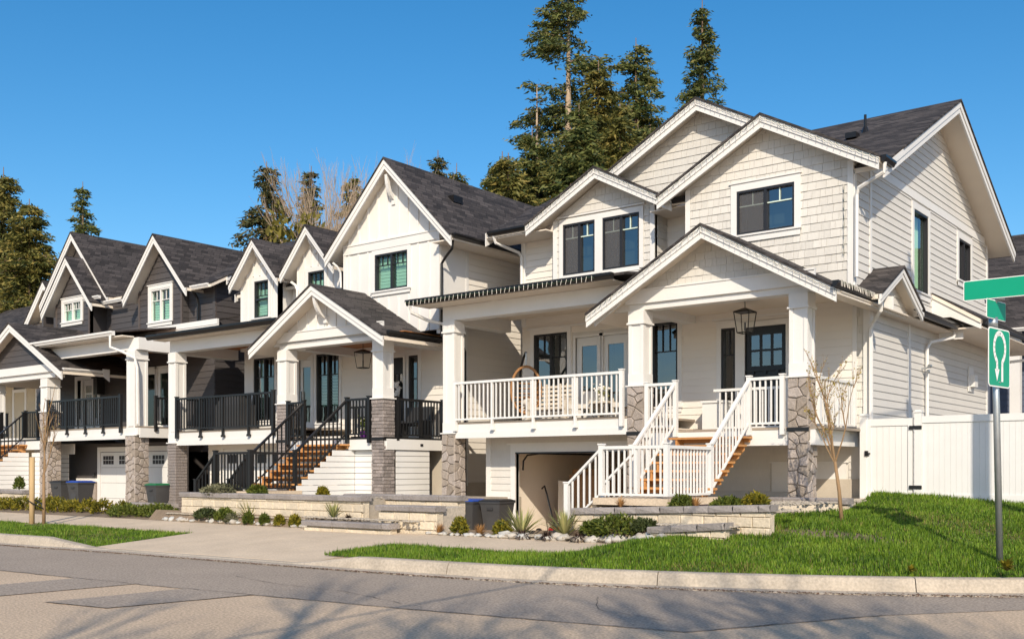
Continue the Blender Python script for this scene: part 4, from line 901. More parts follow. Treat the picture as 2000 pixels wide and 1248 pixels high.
    slab([(-29.3, 20.05, 5.92), (-27.8, 20.05, 5.92), (-27.8, 20.66, 6.23), (-29.3, 20.66, 6.23)], h, 'roof_low', .05)
    for x, y in ((-28.95, 20.4), (-34.25, 20.65), (-35.35, 20.6)): downspout([(x, y - .25, 5.85), (x, y - .05, 5.6), (x, y - .0, 5.4), (x, y, 4.4)], h, K, .05)
    # right wall
    XR = ('X', RX); poly = [(20.5, -1.6), (28.8, -1.6), (28.8, 6.1), (24.6, 8.0), (20.5, 6.0)]; w = wall(XR, poly, [], S, h); lap(XR, [(20.5, -.3), (28.8, -.3), (28.8, 6.1), (24.6, 8.0), (20.5, 6.0)], [], S, w, e=.2, maxlen=12)
    B('end_wall', -39.5, -39.38, 20.7, 28.8, -1.6, 6.0, S, h); B('rear_wall', -39.5, RX, 28.7, 28.82, -1.6, 6.0, S, h)
    # band of white fascia above the recess
    r2 = slab([(-33.2, 19.85, 4.70), (-27.1, 19.85, 4.70), (-27.1, 20.6, 4.85), (-33.2, 20.6, 4.85)], h, 'roof_flat', .04, None); B('eave_fascia', -33.2, -27.1, 19.80, 19.85, 4.36, 4.69, W, h); B('eave_fascia', -33.2, -27.1, 19.78, 19.80, 4.52, 4.69, W, h)
    # porch roofs
    p0 = slab([(-34.15, 17.6, 4.26), (-29.25, 17.6, 4.26), (-29.25, 20.4, 4.7), (-34.15, 20.4, 4.7)], h, 'roof_flat', .05, None); gutter((-34.15, 17.6, 4.10), (-29.2, 17.6, 4.10), p0, W, w=.13, h=.14)
    B('porch_soffit', -34.1, -28.8, 17.6, 18.0, 4.06, 4.09, 'soffit', h); B('porch_beam', -34.9, -28.55, PF, PF + .33, 3.68, 4.05, W, h); B('porch_beam', -28.9, -28.55, PF + .33, 20.5, 3.66, 4.05, W, h)
    for k in range(14): B('ceiling_board', -34.5 + k * .42, -34.085 + k * .42, PF + .34, 20.4, 3.98, 4.0, 'cedar', h)
    gable_roof_y(h, -35.65, 3.4, 3.42, 5.06, .53, 17.56, 20.4, 'roof_low', h=.24); GP = ('Y', 17.95); poly = [(-38.4, 3.55), (-32.9, 3.55), (-35.65, 4.88)]; w = wall(GP, poly, [], S, h, th=.1); lap(GP, poly, [], S, w, e=.2)
    B('gable_beam', -38.6, -32.9, 17.88, 17.948, 3.28, 3.55, W, h); B('porch_beam', -38.6, -33.4, 17.96, 18.3, 3.1, 3.3, W, h)
    gutter((-32.3, 17.6, 3.2), (-32.3, 19.0, 3.2), h, W, out=(1, 0, 0)); ext('eave_end_board', [(-32.2, 18.95, 3.36), (-32.2, 19.2, 3.36), (-32.2, 19.2, 2.95), (-32.2, 19.0, 3.1)], (.03, 0, 0), W, h)
    downspout([(-29.3, 17.5, 4.1), (-29.3, 17.5, 3.75), (-29.0, 17.75, 3.6), (-28.6, 17.9, 3.4), (-28.55, 17.95, 3.1), (-28.52, 17.95, 1.4)], h, W)
    # decks, columns, rails
    B('deck', -33.95, -28.55, PF - .03, 20.48, 1.30, 1.345, 'deck_board', h); B('deck_fascia', -33.95, -28.55, PF - .02, PF + .03, 1.08, 1.298, W, h); B('deck_fascia', -33.9, -29.2, PF - .035, PF - .021, .96, 1.1, W, h); B('deck_soffit', -33.9, -28.6, PF + .031, 20.48, 1.09, 1.12, 'soffit', h); B('deck_fascia', -28.58, -28.53, PF + .031, 20.48, 1.0, 1.29, W, h)
    B('deck', -39, -33.95, PF - .03, 20.48, 1.0, 1.05, K, h); B('deck_fascia', -39, -33.97, PF - .02, PF + .03, .7, .998, W, h)
    column(h, -29.15, PF - .04, .45, 3.68, -1.5, 1.05, 'stone'); column(h, -34.35, PF - .04, .45, 3.1, -1.3, 1.95, 'stone'); column(h, -38.4, PF, .5, 3.1, 1.0, 1.3, 'none')
    railing(h, (-33.75, PF - .09), (-29.4, PF - .09), 2.30, 1.40, K, posts=(0, .27, .53, .77, 1), drop=.25, nb=36); railing(h, (-28.5, PF + .55), (-28.5, 20.3), 2.25, 1.40, K, posts=(0, 1), drop=.2, nb=16)
    railing(h, (-35.3, PF - .07), (-34.5, PF - .07), 2.0, 1.1, K, nb=7); railing(h, (-38.9, PF - .07), (-37.0, PF - .07), 2.0, 1.1, K, nb=14)
    stair(h, -37.0, -35.3, PF - .05, 1.05, 16.1, -.5, 8)
    for x in (-37.0, -35.3): railing(h, (x, PF - .15), (x, 16.15), (1.95, .44), (1.1, -.42), K, posts=(0, 1), nb=13)
    for k in range(13):
        z = -1.25 + k * .155
        if z < .6: B('skirt_board', -35.25, -35.23, 16.2 + max(0, (z + .5) * 1.15), PF, z, z + .142, 'vinyl_white', h); B('skirt_board', -35.22, -34.45, PF + .1, PF + .12, z, z + .142, 'vinyl_white', h)
    return h
HC = house_dark()

# ================================================================== background houses
def house_beige():
    h = thing('house', 'beige sided house with white door behind the dark house porch', 'house', (-46, 24, -1.5)); W = 'trim_white'
    FY = ('Y', 24.0); poly = [(-56, -1.6), (-42, -1.6), (-42, 5.2), (-56, 5.2)]; dr = (-48.4, -47.2, 1.3, 3.9)
    w = wall(FY, poly, [], 'siding_beige', h); lap(FY, [(-52, .5), (-42, .5), (-42, 5.2), (-52, 5.2)], [(-48.6, -47.0, 0, 4.1), (-46.4, -44.8, 1.5, 4.0)], 'siding_beige', w, e=.22, maxlen=12)
    glazed_door(FY, -48.3, -47.3, 1.3, 3.6, h, 'vinyl_white', None, tw=.14); pbox('transom', FY, -48.3, -47.3, 3.74, 3.95, .01, .04, 'window_black', h)
    for k in range(6): pbox('door_light', FY, -48.05 + (k % 3) * .2, -47.9 + (k % 3) * .2, 2.75 + .3 * (k // 3), 2.98 + .3 * (k // 3), -.03, -.02, 'window_black', h)
    window(FY, -46.2, -45.0, 1.7, 3.8, h, frame='vinyl_white', strip=.3, grid=2)
    G = ('Y', 24.0); poly = [(-47.5, 5.2), (-42.0, 5.2), (-44.7, 8.0)]; w = wall(G, poly, [], 'siding_beige', h); lap(G, poly, [], 'siding_beige', w, e=.22)
    gable_roof_y(h, -44.7, 3.2, 3.0, 8.35, 1.05, 23.5, 28, 'roof_steep', h=.3)
    gable_roof_x(h, 27.5, 4.5, 5, 8.6, .55, -60, -42, 'roof_low', h=.2)
    B('deck', -56, -42, 21.0, 24, 1.1, 1.3, W, h); railing(h, (-50, 21.05), (-43, 21.05), 2.3, 1.35, 'black_metal', posts=(0, .5, 1), nb=50)
    B('porch_ceiling', -56, -42, 20.8, 24, 4.25, 4.4, 'soffit', h); B('porch_beam', -56, -42, 20.8, 21.1, 3.95, 4.25, W, h)
    B('end_wall', -42.12, -42.0, 24.12, 32, -1.6, 5.2, 'siding_beige', h)
house_beige()
def house_blue():
    h = thing('house', 'blue grey house with dark roof behind the street sign', 'house', (-7, 37, -1)); W = 'trim_white'
    B('wall_body', -10, 4, 37, 46, -1.5, 5.0, 'siding_blue', h)
    FY = ('Y', 36.999); lap(FY, [(-8.8, -.5), (-5.5, -.5), (-5.5, 4.6), (-8.8, 4.6)], [], 'siding_blue', h, e=.2)
    slab([(-10.5, 35.6, 4.5), (5, 35.6, 4.5), (5, 41.5, 8.6), (-10.5, 41.5, 8.6)], h, 'roof_low', .06)
    gutter((-10.5, 35.6, 4.35), (5, 35.6, 4.35), h, W); B('porch_post', -8.05, -7.75, 35.9, 36.2, -1, 4.4, W, h); B('deck', -9, 3, 35.7, 37, .3, .55, 'trim_white', h)
    railing(h, (-8.6, 35.8), (-4, 35.8), 1.6, .7, 'vinyl_white', posts=(0, .5, 1), nb=30)
house_blue()
# ================================================================== ground, road, kerb
struct(B('ground', -900, 900, -900, 1200, -2.4, -1.72, 'soil'))
KERB = [(-80, 10.0), (-30, 10.0), (-20.6, 10.05), (-17.7, 10.38), (-15.2, 10.5), (-12.74, 10.60), (-10.6, 10.75), (-8.59, 10.98), (-7.2, 11.32), (-5.97, 11.75), (-4.8, 12.25), (-3.68, 12.86), (-2.84, 13.40), (-1.6, 14.5), (.3, 16.9), (2.0, 20.0), (3.2, 24), (4.0, 30), (4.3, 60)]
def resample(path, step):
    out = []
    for i in range(len(path) - 1):
        a, b = Vector(path[i]), Vector(path[i + 1]); n = max(1, int((b - a).length / step))
        out += [tuple(a.lerp(b, k / n)) for k in range(n)]
    return out + [path[-1]]
def smooth(path, it=2):
    for _ in range(it):
        q = [path[0]]
        for i in range(len(path) - 1):
            a, b = path[i], path[i + 1]; q += [(a[0] * .75 + b[0] * .25, a[1] * .75 + b[1] * .25), (a[0] * .25 + b[0] * .75, a[1] * .25 + b[1] * .75)]
        path = q + [path[-1]]
    return path
KP = smooth(KERB, 2)
def offset(path, d):
    out = []
    for i in range(len(path)):
        a = Vector(path[max(0, i - 1)]); b = Vector(path[min(len(path) - 1, i + 1)]); t = (b - a).normalized(); n = Vector((-t.y, t.x)); p = Vector(path[i]) + n * d; out.append((p.x, p.y))
    return out
def poly_obj(name, pts, z, mat): return raw(name, [(x, y, z) for x, y in pts], [tuple(range(len(pts)))], mat)
rp = KP + [(60, 60), (60, -60), (-80, -60)]
struct(poly_obj('road', rp, -1.5, 'road_old'))
# darker resurfaced strip beside the kerb and the patch cuts in front of it
inner = offset(KP, -.01)
st_in = [(-80, 7.3), (-24, 7.4), (-15.66, 7.56), (-13.58, 7.69), (-12.25, 7.76), (-11.38, 7.84), (-10.2, 7.94), (-9.09, 8.06), (-7.81, 8.17), (-4.69, 8.59), (-3.64, 10.84), (-2.59, 12.21), (-1, 13.6), (1, 16), (2.2, 18.5), (3, 22)]
strip = [p for p in inner if p[0] < 3.9] + st_in[::-1]
struct(poly_obj('road_strip', strip, -1.496, 'road_dark'))
for q in ([(-13.7, 7.66), (-12.38, 7.78), (-12.6, 3.5), (-13.7, 3.5)], [(-11.5, 6.05), (-11.40, 7.86), (-10.18, 7.96), (-10.45, 6.2)]):
    struct(poly_obj('road_patch', q, -1.4925, 'road_dark'))
def seam(label_, pts, w):
    q = resample(pts, .12); L_ = []; R_ = []
    for i, p in enumerate(q):
        a = Vector(q[max(0, i - 1)]); b = Vector(q[min(len(q) - 1, i + 1)]); t = (b - a).normalized() if (b - a).length > 0 else Vector((1, 0)); n = Vector((-t.y, t.x)); c = Vector(p) + n * random.gauss(0, .012); ww = w * random.uniform(.3, 1.2); L_.append(c + n * ww); R_.append(c - n * ww)
    V = [(v.x, v.y, -1.489) for v in L_ + R_]; n = len(L_); return struct(raw(label_, V, [(i, i + n, i + n + 1, i + 1) for i in range(n - 1)], 'tar'))
seam('road_crack', [p for p in st_in if -16 < p[0] < -3.5], .009)
seam('road_crack', [(-12.2, 9.2), (-11, 8.9), (-9.6, 8.85), (-8.2, 8.45)], .006); seam('road_crack', [(-11.5, 6.05), (-10.45, 6.2), (-10.18, 7.96)], .006); seam('road_crack', [(-6.8, 10.3), (-6.2, 9.4), (-5.2, 9.1)], .005)
def kerb_h(x):
    """the kerb drops to the driveway apron"""
    if x < -19.8 or x > -11.6: return .19
    if x < -18.3: return .19 - (x + 19.8) / 1.5 * .16
    if x > -12.9: return .03 + (x + 12.9) / 1.3 * .16
    return .03
def kerb_segment(i0, i1, name='kerb'):
    v = []; f = []
    for k in range(i0, i1 + 1):
        a = Vector(KPR[max(0, k - 1)]); b = Vector(KPR[min(len(KPR) - 1, k + 1)]); t = (b - a).normalized(); n = Vector((-t.y, t.x)); p = Vector(KPR[k]); hh = kerb_h(p.x)
        for d, z in ((0, -1.62), (0, -1.487), (.24, -1.475), (.27, -1.475 + hh * .5), (.30, -1.5 + hh * .93), (.33, -1.5 + hh), (.47, -1.5 + hh), (.47, -1.7)):
            q = p + n * d; v.append((q.x, q.y, z))
    m = 8; n_ = i1 - i0 + 1
    for k in range(n_ - 1):
        for j in range(m - 1): a = k * m + j; f.append((a, a + 1, a + m + 1, a + m))
    f.append(tuple(range(m))); f.append(tuple((n_ - 1) * m + j for j in range(m))[::-1])
    return v, f
KPR = resample(KP, .25)
KPR = [p for p in KPR if p[0] > -60 and p[1] < 40]
kb = struct(raw('kerb', [], [], 'kerb_concrete'))
L0 = 0; i0 = 0; seg = 0
for k in range(1, len(KPR)):
    L0 += (Vector(KPR[k]) - Vector(KPR[k - 1])).length
    if L0 > 3.0 or k == len(KPR) - 1:
        v, f = kerb_segment(i0, k)
        c = Vector((KPR[i0][0], KPR[i0][1], 0)); d = (Vector((KPR[min(i0 + 1, len(KPR) - 1)][0], KPR[min(i0 + 1, len(KPR) - 1)][1], 0)) - c).normalized() * .006
        for j in range(8): v[j] = tuple(Vector(v[j]) + d)
        for j in range(len(v) - 8, len(v)): v[j] = tuple(Vector(v[j]) - d)
        raw('kerb_stone', v, f, 'kerb_concrete', kb); i0 = k; L0 = 0
# leaf litter caught along the gutter
mb = MB()
for p in KPR:
    if -22 < p[0] < 1:
        for _ in range(60):
            x = p[0] + random.gauss(0, .13); y = p[1] + random.gauss(-.02, .03); r = random.uniform(.010, .028); a = random.uniform(0, 6.28)
            mb.add([(x + r * math.cos(a + t), y + r * .6 * math.sin(a + t), -1.488 + random.uniform(0, .014)) for t in (0, 2.1, 4.2)], [(0, 1, 2)])
stuff(tag(mb.obj('leaf_litter', 'debris'), 'brown leaf litter lying along the gutter', 'leaf litter'))

# apron, sidewalk slabs, driveway paving
kin = [p for p in offset(KP, .47)]
ap = [p for p in kin if -18.6 <= p[0] <= -12.5]
apr = struct(raw('apron', [], [], 'concrete'))
AX = [p[0] for p in ap]; AY = [p[1] for p in ap]; xs_ = np.linspace(-18.6, -12.75, 5)
for i in range(4):
    for j in range(2):
        q = []
        for xa, f in ((xs_[i] + .006, j / 2), (xs_[i + 1] - .006, j / 2), (xs_[i + 1] - .006, (j + 1) / 2), (xs_[i] + .006, (j + 1) / 2)):
            y0 = float(np.interp(xa, AX, AY)); q.append((xa, y0 + (12.995 - y0) * f + (.006 if f == j / 2 and j else 0), -1.464 + .168 * f))
        ext('slab', q, (0, 0, -.12), 'concrete', apr)
sw = struct(raw('sidewalk', [], [], 'concrete'))
x = -60.0
while x < -8.9:
    w = 1.5 if x + 1.5 < -8.9 else -8.85 - x
    sl = ext('slab', [(x + .006, 13.0, -1.295), (x + w - .006, 13.0, -1.295), (x + w - .006, 14.5, -1.205), (x + .006, 14.5, -1.205)], (0, 0, -.12), 'concrete', sw); x += 1.5
struct(raw('driveway', [(-45, 14.5, -1.215), (-8.5, 14.5, -1.215), (-8.5, 15.2, -1.30), (-45, 15.2, -1.30), (-8.5, 17.5, -1.47), (-45, 17.5, -1.47), (-8.5, 22, -1.56), (-45, 22, -1.56)], [(0, 1, 2, 3), (3, 2, 4, 5), (5, 4, 6, 7)], 'concrete'))

# lawns: sheet plus blades
def in_poly(px, py, poly):
    ins = np.zeros(len(px), bool); n = len(poly); j = n - 1
    for i in range(n):
        xi, yi = poly[i]; xj, yj = poly[j]
        c = ((yi > py) != (yj > py)) & (px < (xj - xi) * (py - yi) / (yj - yi + 1e-12) + xi); ins ^= c; j = i
    return ins
KX = np.array([p[0] for p in kin if p[1] < 34]); KY = np.array([p[1] for p in kin if p[1] < 34])
def lawn_z(x, y):
    x = np.asarray(x, float); y = np.asarray(y, float); k = np.clip((x + 10.2) / 2.6, 0, 1); k = k * k * (3 - 2 * k); d = np.clip(y - np.interp(x, KX, KY), 0, 12)
    return -1.318 + k * .101 * d + (1 - k) * .012 * d + .018 * np.sin(x * 1.7) * np.sin(y * 1.3) * k * np.clip(d, 0, 1)
kin_r = [p for p in kin if p[0] > -12.4 and p[1] < 22]
LAWN_R = [(-12.5, kin_r[0][1])] + kin_r + [(2.0, 20.4), (-7.02, 20.42), (-6.9, 19.4), (-6.75, 18.3), (-7.7, 17.0), (-8.0, 15.6), (-8.3, 14.8), (-8.9, 14.4), (-8.9, 13.0), (-12.85, 13.0)]
kin_l = [p for p in kin if -45 < p[0] < -18.62]
LAWN_L = kin_l + [(-18.6, kin_l[-1][1]), (-18.6, 13.0), (-45, 13.0)]
def verge_z(x, y):
    x = np.asarray(x, float); y = np.asarray(y, float); t = np.clip((x + 20.6) / 1.7, 0, 1); t = t * t * (3 - 2 * t)
    return (1 - t) * -1.315 + t * (-1.475 + np.clip(y - 10.9, 0, 2.2) * .082)
def lawn(name, poly, zf, label, dens, near):
    xs = [p[0] for p in poly]; ys = [p[1] for p in poly]; g = .09
    X, Y = np.meshgrid(np.arange(min(xs) - g, max(xs) + g, g), np.arange(min(ys) - g, max(ys) + g, g)); nx = X.shape[1]
    Z = zf(X, Y); V = np.stack([X.ravel(), Y.ravel(), Z.ravel() - .03], 1)
    cx = (X[:-1, :-1] + g / 2).ravel(); cy = (Y[:-1, :-1] + g / 2).ravel(); ok = in_poly(cx, cy, poly)
    I = np.arange(X.size).reshape(X.shape); F = np.stack([I[:-1, :-1].ravel(), I[:-1, 1:].ravel(), I[1:, 1:].ravel(), I[1:, :-1].ravel()], 1)[ok]
    o = struct(big(name, V, F, 'soil'))
    A = (max(xs) - min(xs)) * (max(ys) - min(ys)); n = int(A * dens); px = rng.uniform(min(xs), max(xs), n); py = rng.uniform(min(ys), max(ys), n)
    ok = in_poly(px, py, poly) & near(px, py); px, py = px[ok], py[ok]
    bare = (np.hypot((px + 5.9) / 1.0, (py - 15.6) / .35) < 1) & (rng.random(len(px)) < .75); px, py = px[~bare], py[~bare]
    n = len(px); pz = zf(px, py) - .02
    cl = .5 + .5 * np.sin(px * 3.1 + np.sin(py * 2.3) * 1.7) * np.sin(py * 3.7 + np.sin(px * 1.9) * 1.5)
    cl2 = .5 + .5 * np.sin(px * .9 + 1.3 * np.sin(py * .7)) * np.sin(py * 1.1 + px * .4)
    hgt = rng.uniform(.03, .075, n) * (.55 + .65 * cl + .4 * cl2) * np.where(rng.random(n) < .03, 1.6, 1); a = rng.uniform(0, 2 * np.pi, n); lean = rng.uniform(.0, .7, n) * hgt; wd = rng.uniform(.005, .011, n)
    dx, dy = np.cos(a), np.sin(a)
    b0 = np.stack([px - dy * wd, py + dx * wd, pz], 1); b1 = np.stack([px + dy * wd, py - dx * wd, pz], 1); t = np.stack([px + dx * lean, py + dy * lean, pz + hgt], 1)
    V = np.stack([b0, b1, t], 1).reshape(-1, 3); F = np.arange(3 * n).reshape(-1, 3)
    dry = (rng.random(n) < .04 + .22 * (cl2 < .12)); Fd = F[dry]; gr = big('grass', V, F[~dry], 'grass'); stuff(tag(gr, label, 'grass')); stuff(big('dry_blades', V, Fd, 'dry_grass', gr)); return o
lawn('lawn', LAWN_R, lawn_z, 'thick green grass on the corner lawn below the white fence', 2600, lambda x, y: (x < -.5) & (x > -12.9))
lawn('lawn', LAWN_L, verge_z, 'short green grass of the verge around the staked young tree', 1500, lambda x, y: x > -27)
# planting beds
def bed(name, pts, mat): return struct(raw(name, pts, [tuple(range(len(pts)))], mat))
bed('planting_bed', [(-13.4, 14.5, -1.20), (-8.7, 14.5, -1.17), (-8.5, 15.0, -.99), (-10.4, 15.0, -1.05), (-10.9, 15.6, -1.18), (-13.6, 15.6, -1.18)], 'soil')
bed('planting_bed', [(-22.6, 14.5, -1.20), (-16.6, 14.5, -1.20), (-16.5, 14.72, -.94), (-22.6, 14.72, -.96)], 'soil')
bed('planting_bed', [(-34, 14.5, -1.20), (-22.65, 14.5, -1.20), (-22.65, 15.8, -1.10), (-34, 15.8, -1.12)], 'soil')
def terrace(pts, mat='gravel', d=.9): return struct(ext('planting_bed', pts, (0, 0, -d), mat))
terrace([(-10.3, 15.12, -.70), (-7.2, 15.08, -.66), (-7.75, 17.1, -.64), (-6.8, 18.35, -.58), (-6.92, 20.42, -.55), (-10.3, 20.42, -.60)])
terrace([(-8.55, 14.6, -1.0), (-7.3, 14.6, -.92), (-7.3, 15.04, -.86), (-8.55, 15.04, -.92)])
terrace([(-21.4, 14.8, -.58), (-15.4, 14.8, -.58), (-15.4, 20, -.64), (-21.4, 18, -.64)])
terrace([(-15.39, 15.5, -.58), (-13.7, 15.5, -.58), (-15.39, 17.3, -.62)], 'wall_block')
terrace([(-16.5, 14.3, -1.06), (-14.75, 14.3, -1.06), (-14.75, 15.4, -.95), (-16.5, 15.4, -.95)])
terrace([(-14.74, 14.64, -.74), (-13.25, 14.64, -.74), (-13.25, 15.4, -.70), (-14.74, 15.4, -.70)])

# ---- retaining walls
def retaining(label, x0, x1, y, zt, zb, cap=True, ret=.0, z_end=None):
    w = thing('retaining_wall', label, 'wall', ((x0 + x1) / 2, y, zb)); ze = zt if z_end is None else z_end
    MB().ext([(x0 + .02, y + .04, zb - .2), (x1 - .02, y + .04, zb - .2), (x1 - .02, y + .04, ze - .11), (x0 + .02, y + .04, zt - .11)], (0, .16, 0)).obj('backing', 'wall_block', w)
    z = zb; r = 0
    while z < max(zt, ze) - .15:
        x = x0 - (.2 if r % 2 else 0)
        while x < x1:
            a, b = max(x, x0), min(x + .42, x1); top = min(z + .165, zt + (ze - zt) * ((a + b) / 2 - x0) / (x1 - x0) - .105)
            if b - a > .05 and top - z > .03:
                j = random.uniform(-.012, .012); s = .018
                q = [(a + .004, z + .003), (b - .004, z + .003), (b - .004, top - .003), (a + .004, top - .003)]; cx, cz = (a + b) / 2, (z + top) / 2
                v = [(cx + (p - cx) * .93, y - s + j, cz + (t - cz) * .82) for p, t in q] + [(p, y + j * .3, t) for p, t in q] + [(p, y + .05, t) for p, t in q]
                raw('wall_stone', v, [(0, 1, 2, 3)] + [(i, i + 4, (i + 1) % 4 + 4, (i + 1) % 4) for i in range(4)] + [(i + 4, i + 8, (i + 1) % 4 + 8, (i + 1) % 4 + 4) for i in range(4)], 'wall_block', w)
            x += .42
        z += .165; r += 1
    x = x0 - .03
    while x < x1 + .02 and cap:
        b = min(x + random.uniform(.4, .52), x1 + .03); f0, f1 = (x - x0) / (x1 - x0), (b - x0) / (x1 - x0); za, zb_ = zt + (ze - zt) * f0, zt + (ze - zt) * f1; j = random.uniform(0, .02)
        MB().ext([(x + .004, y - .05 - j, za - .105), (b - .004, y - .05 - j, zb_ - .105), (b - .004, y - .065 - j, zb_ - .02), (b - .004, y - .045, zb_), (x + .004, y - .045, za), (x + .004, y - .065 - j, za - .02)], (0, .3, 0)).obj('cap_stone', 'cap_stone', w); x = b
    return w
retaining('cream block retaining wall with dark caps under the white stair landing', -10.40, -6.75, 15.0, -.66, -1.22, z_end=-.53)
retaining('low row of dark cap stones at the lawn edge before the cream house', -8.55, -7.25, 14.48, -.90, -1.2, z_end=-.80)
retaining('long cream block retaining wall below the black stair railing', -21.5, -15.35, 14.7, -.52, -1.18)
retaining('short cream block wall stepping down to the sidewalk', -16.55, -14.1, 14.22, -1.02, -1.32)
retaining('tall cream block wall beside the stone pier of the cream house', -14.75, -13.2, 14.55, -.68, -1.3)
retaining('low row of dark cap stones between brick pier and stone pier', -16.6, -13.4, 15.42, -.50, -.95)
retaining('low dark capped wall between the right stone pier and the gate', -8.35, -6.75, 18.25, -.50, -.95)
retaining('low block wall with dark caps behind the hedge at far left', -34.2, -31.9, 16.2, -.62, -1.2)
retaining('short block kerb wall between the two left stone piers', -27.6, -25.4, 17.0, -.93, -1.2)

# ---- white vinyl fence and gate
F0 = -7.3
fc = thing('fence', 'white vinyl privacy fence at the top of the lawn', 'fence', (-3, 20.5, -.5))
def fence_post(x, zt, parent):
    MB().box(x - .065, x + .065, 20.44, 20.57, -.8, zt).ext([(x - .08, 20.425, zt + .001), (x + .08, 20.425, zt + .001), (x + .08, 20.585, zt + .001), (x - .08, 20.585, zt + .001)], (0, 0, .025)).box(x - .055, x + .055, 20.45, 20.56, zt + .027, zt + .05).obj('fence_post', 'vinyl_white', parent)
fence_post(-7.25, 1.06, fc); fence_post(-6.2, 1.10, fc); fence_post(-3.4, 1.10, fc); fence_post(-.6, 1.10, fc); fence_post(2.2, 1.1, fc)
for a, b in ((-6.13, -3.47), (-3.33, -.67), (-.53, 2.13)):
    B('top_rail', a, b, 20.47, 20.54, .90, 1.03, 'vinyl_white', fc); B('bottom_rail', a, b, 20.475, 20.535, -.62, -.45, 'vinyl_white', fc)
    n = int((b - a) / .10); w = (b - a) / n
    for k in range(n): B('plank', a + k * w + .002, a + (k + 1) * w - .002, 20.49, 20.52, -.5, .9, 'vinyl_white', fc); B('plank_tongue', a + k * w - .004, a + k * w + .004, 20.495, 20.515, -.5, .9, 'trim_white', fc)
gt = thing('gate', 'white vinyl gate with black hinges next to the house corner', 'gate', (-6.75, 20.5, -.5))
a, b = -7.16, -6.36
B('top_rail', a, b, 20.46, 20.53, .86, 1.0, 'vinyl_white', gt); B('bottom_rail', a, b, 20.46, 20.53, -.56, -.42, 'vinyl_white', gt)
for x in (a, b): B('stile', x - .03, x + .05, 20.455, 20.535, -.56, 1.0, 'vinyl_white', gt)
for k in range(6): B('plank', a + .05 + k * .118 + .002, a + .05 + (k + 1) * .118 - .002, 20.48, 20.51, -.42, .86, 'vinyl_white', gt)
for z in (.78, -.36): B('hinge', -6.36, -6.13, 20.425, 20.455, z, z + .07, 'black_metal', gt)
MB().box(-7.21, -7.15, 20.41, 20.455, .28, .38).box(-7.2, -7.1, 20.40, 20.42, .31, .34).obj('latch', 'black_metal', gt)

# ---- street sign
sg = thing('street_sign', 'green arrow sign and blank green street name plates on a steel pole', 'sign', (-3.47, 14.76, -1.17))
PX, PY = -3.47, 14.76
MB().tube([(PX + .045, PY, -1.35), (PX, PY, .9), (PX - .04, PY, 1.88)], .044, 12).obj('pole', 'galvanised', sg, True)
MB().tube([(PX - .04, PY, 1.87), (PX - .04, PY, 2.01)], .06, 12).tube([(PX - .04, PY, 2.2), (PX - .04, PY, 2.25)], .05, 8).tube([(PX - .14, PY, 2.23), (PX + .1, PY, 2.25)], .025, 6).obj('bracket', 'galvanised', sg, True)
def sign_plate(name, c, d, w, h, mat, r=.03, parent=None, th=.006, border=None):
    d = Vector(d).normalized(); n = Vector((d.y, -d.x, 0)); out = []
    for sx, sz in ((1, -1), (1, 1), (-1, 1), (-1, -1)):
        for t in range(4):
            a0 = {(1, -1): -90, (1, 1): 0, (-1, 1): 90, (-1, -1): 180}[(sx, sz)] + t * 30; out.append((sx * (w / 2 - r) + r * math.cos(R(a0)), sz * (h / 2 - r) + r * math.sin(R(a0))))
    return ext(name, [Vector(c) + d * a + Vector((0, 0, b)) for a, b in out], n * -th, mat, parent), d, n
dS = (.137, .99, 0); c0 = Vector((PX - .005, PY - .03, 1.47)) + Vector((.99, -.137, 0)) * .05
pl_, d_, n_ = sign_plate('sign_panel', c0, dS, .70, .77, 'sign_white', .05, sg)
sign_plate('sign_face', c0 + n_ * .003, dS, .665, .735, 'sign_green', .04, pl_, .002)
# loop arrow
path = [(.085, -.30), (.085, -.10), (.09, -.05)] + [(.0 + .185 * math.cos(R(a)), .13 + .185 * math.sin(R(a)) * 1.05) for a in range(-40, 221, 20)] + [(-.09, -.05), (-.085, -.10), (-.085, -.17)]
mb = MB(); wdt = .032
for i in range(len(path) - 1):
    p, q = Vector(path[i]), Vector(path[i + 1]); t = (q - p).normalized(); nn = Vector((-t.y, t.x)) * wdt; p0 = p - t * .01; q0 = q + t * .01
    mb.add([c0 + n_ * .0058 + d_ * z[0] + Vector((0, 0, z[1])) for z in (p0 - nn, p0 + nn, q0 + nn, q0 - nn)], [(0, 1, 2, 3)])
mb.add([c0 + n_ * .0058 + d_ * x + Vector((0, 0, z)) for x, z in ((-.16, -.15), (-.085, -.31), (-.01, -.15))], [(0, 1, 2)])
mb.obj('arrow', 'sign_white', pl_)
for z in (.32, -.32): MB().ico(tuple(c0 + n_ * .008 + Vector((0, 0, z))), .012).obj('bolt', 'galvanised', pl_)
p1, d1, n1 = sign_plate('name_plate', (PX + .08, PY - .06, 2.385), (1, 0, 0), .95, .265, 'sign_white', .02, sg); sign_plate('name_face', Vector((PX + .08, PY - .06, 2.385)) + n1 * .003, (1, 0, 0), .93, .245, 'sign_green', .015, p1, .002)
p2, d2, n2 = sign_plate('name_plate', (PX - .0, PY - .0, 2.105), dS, .63, .25, 'sign_white', .02, sg); sign_plate('name_face', Vector((PX, PY, 2.105)) + n2 * .003, dS, .61, .23, 'sign_green', .015, p2, .002)
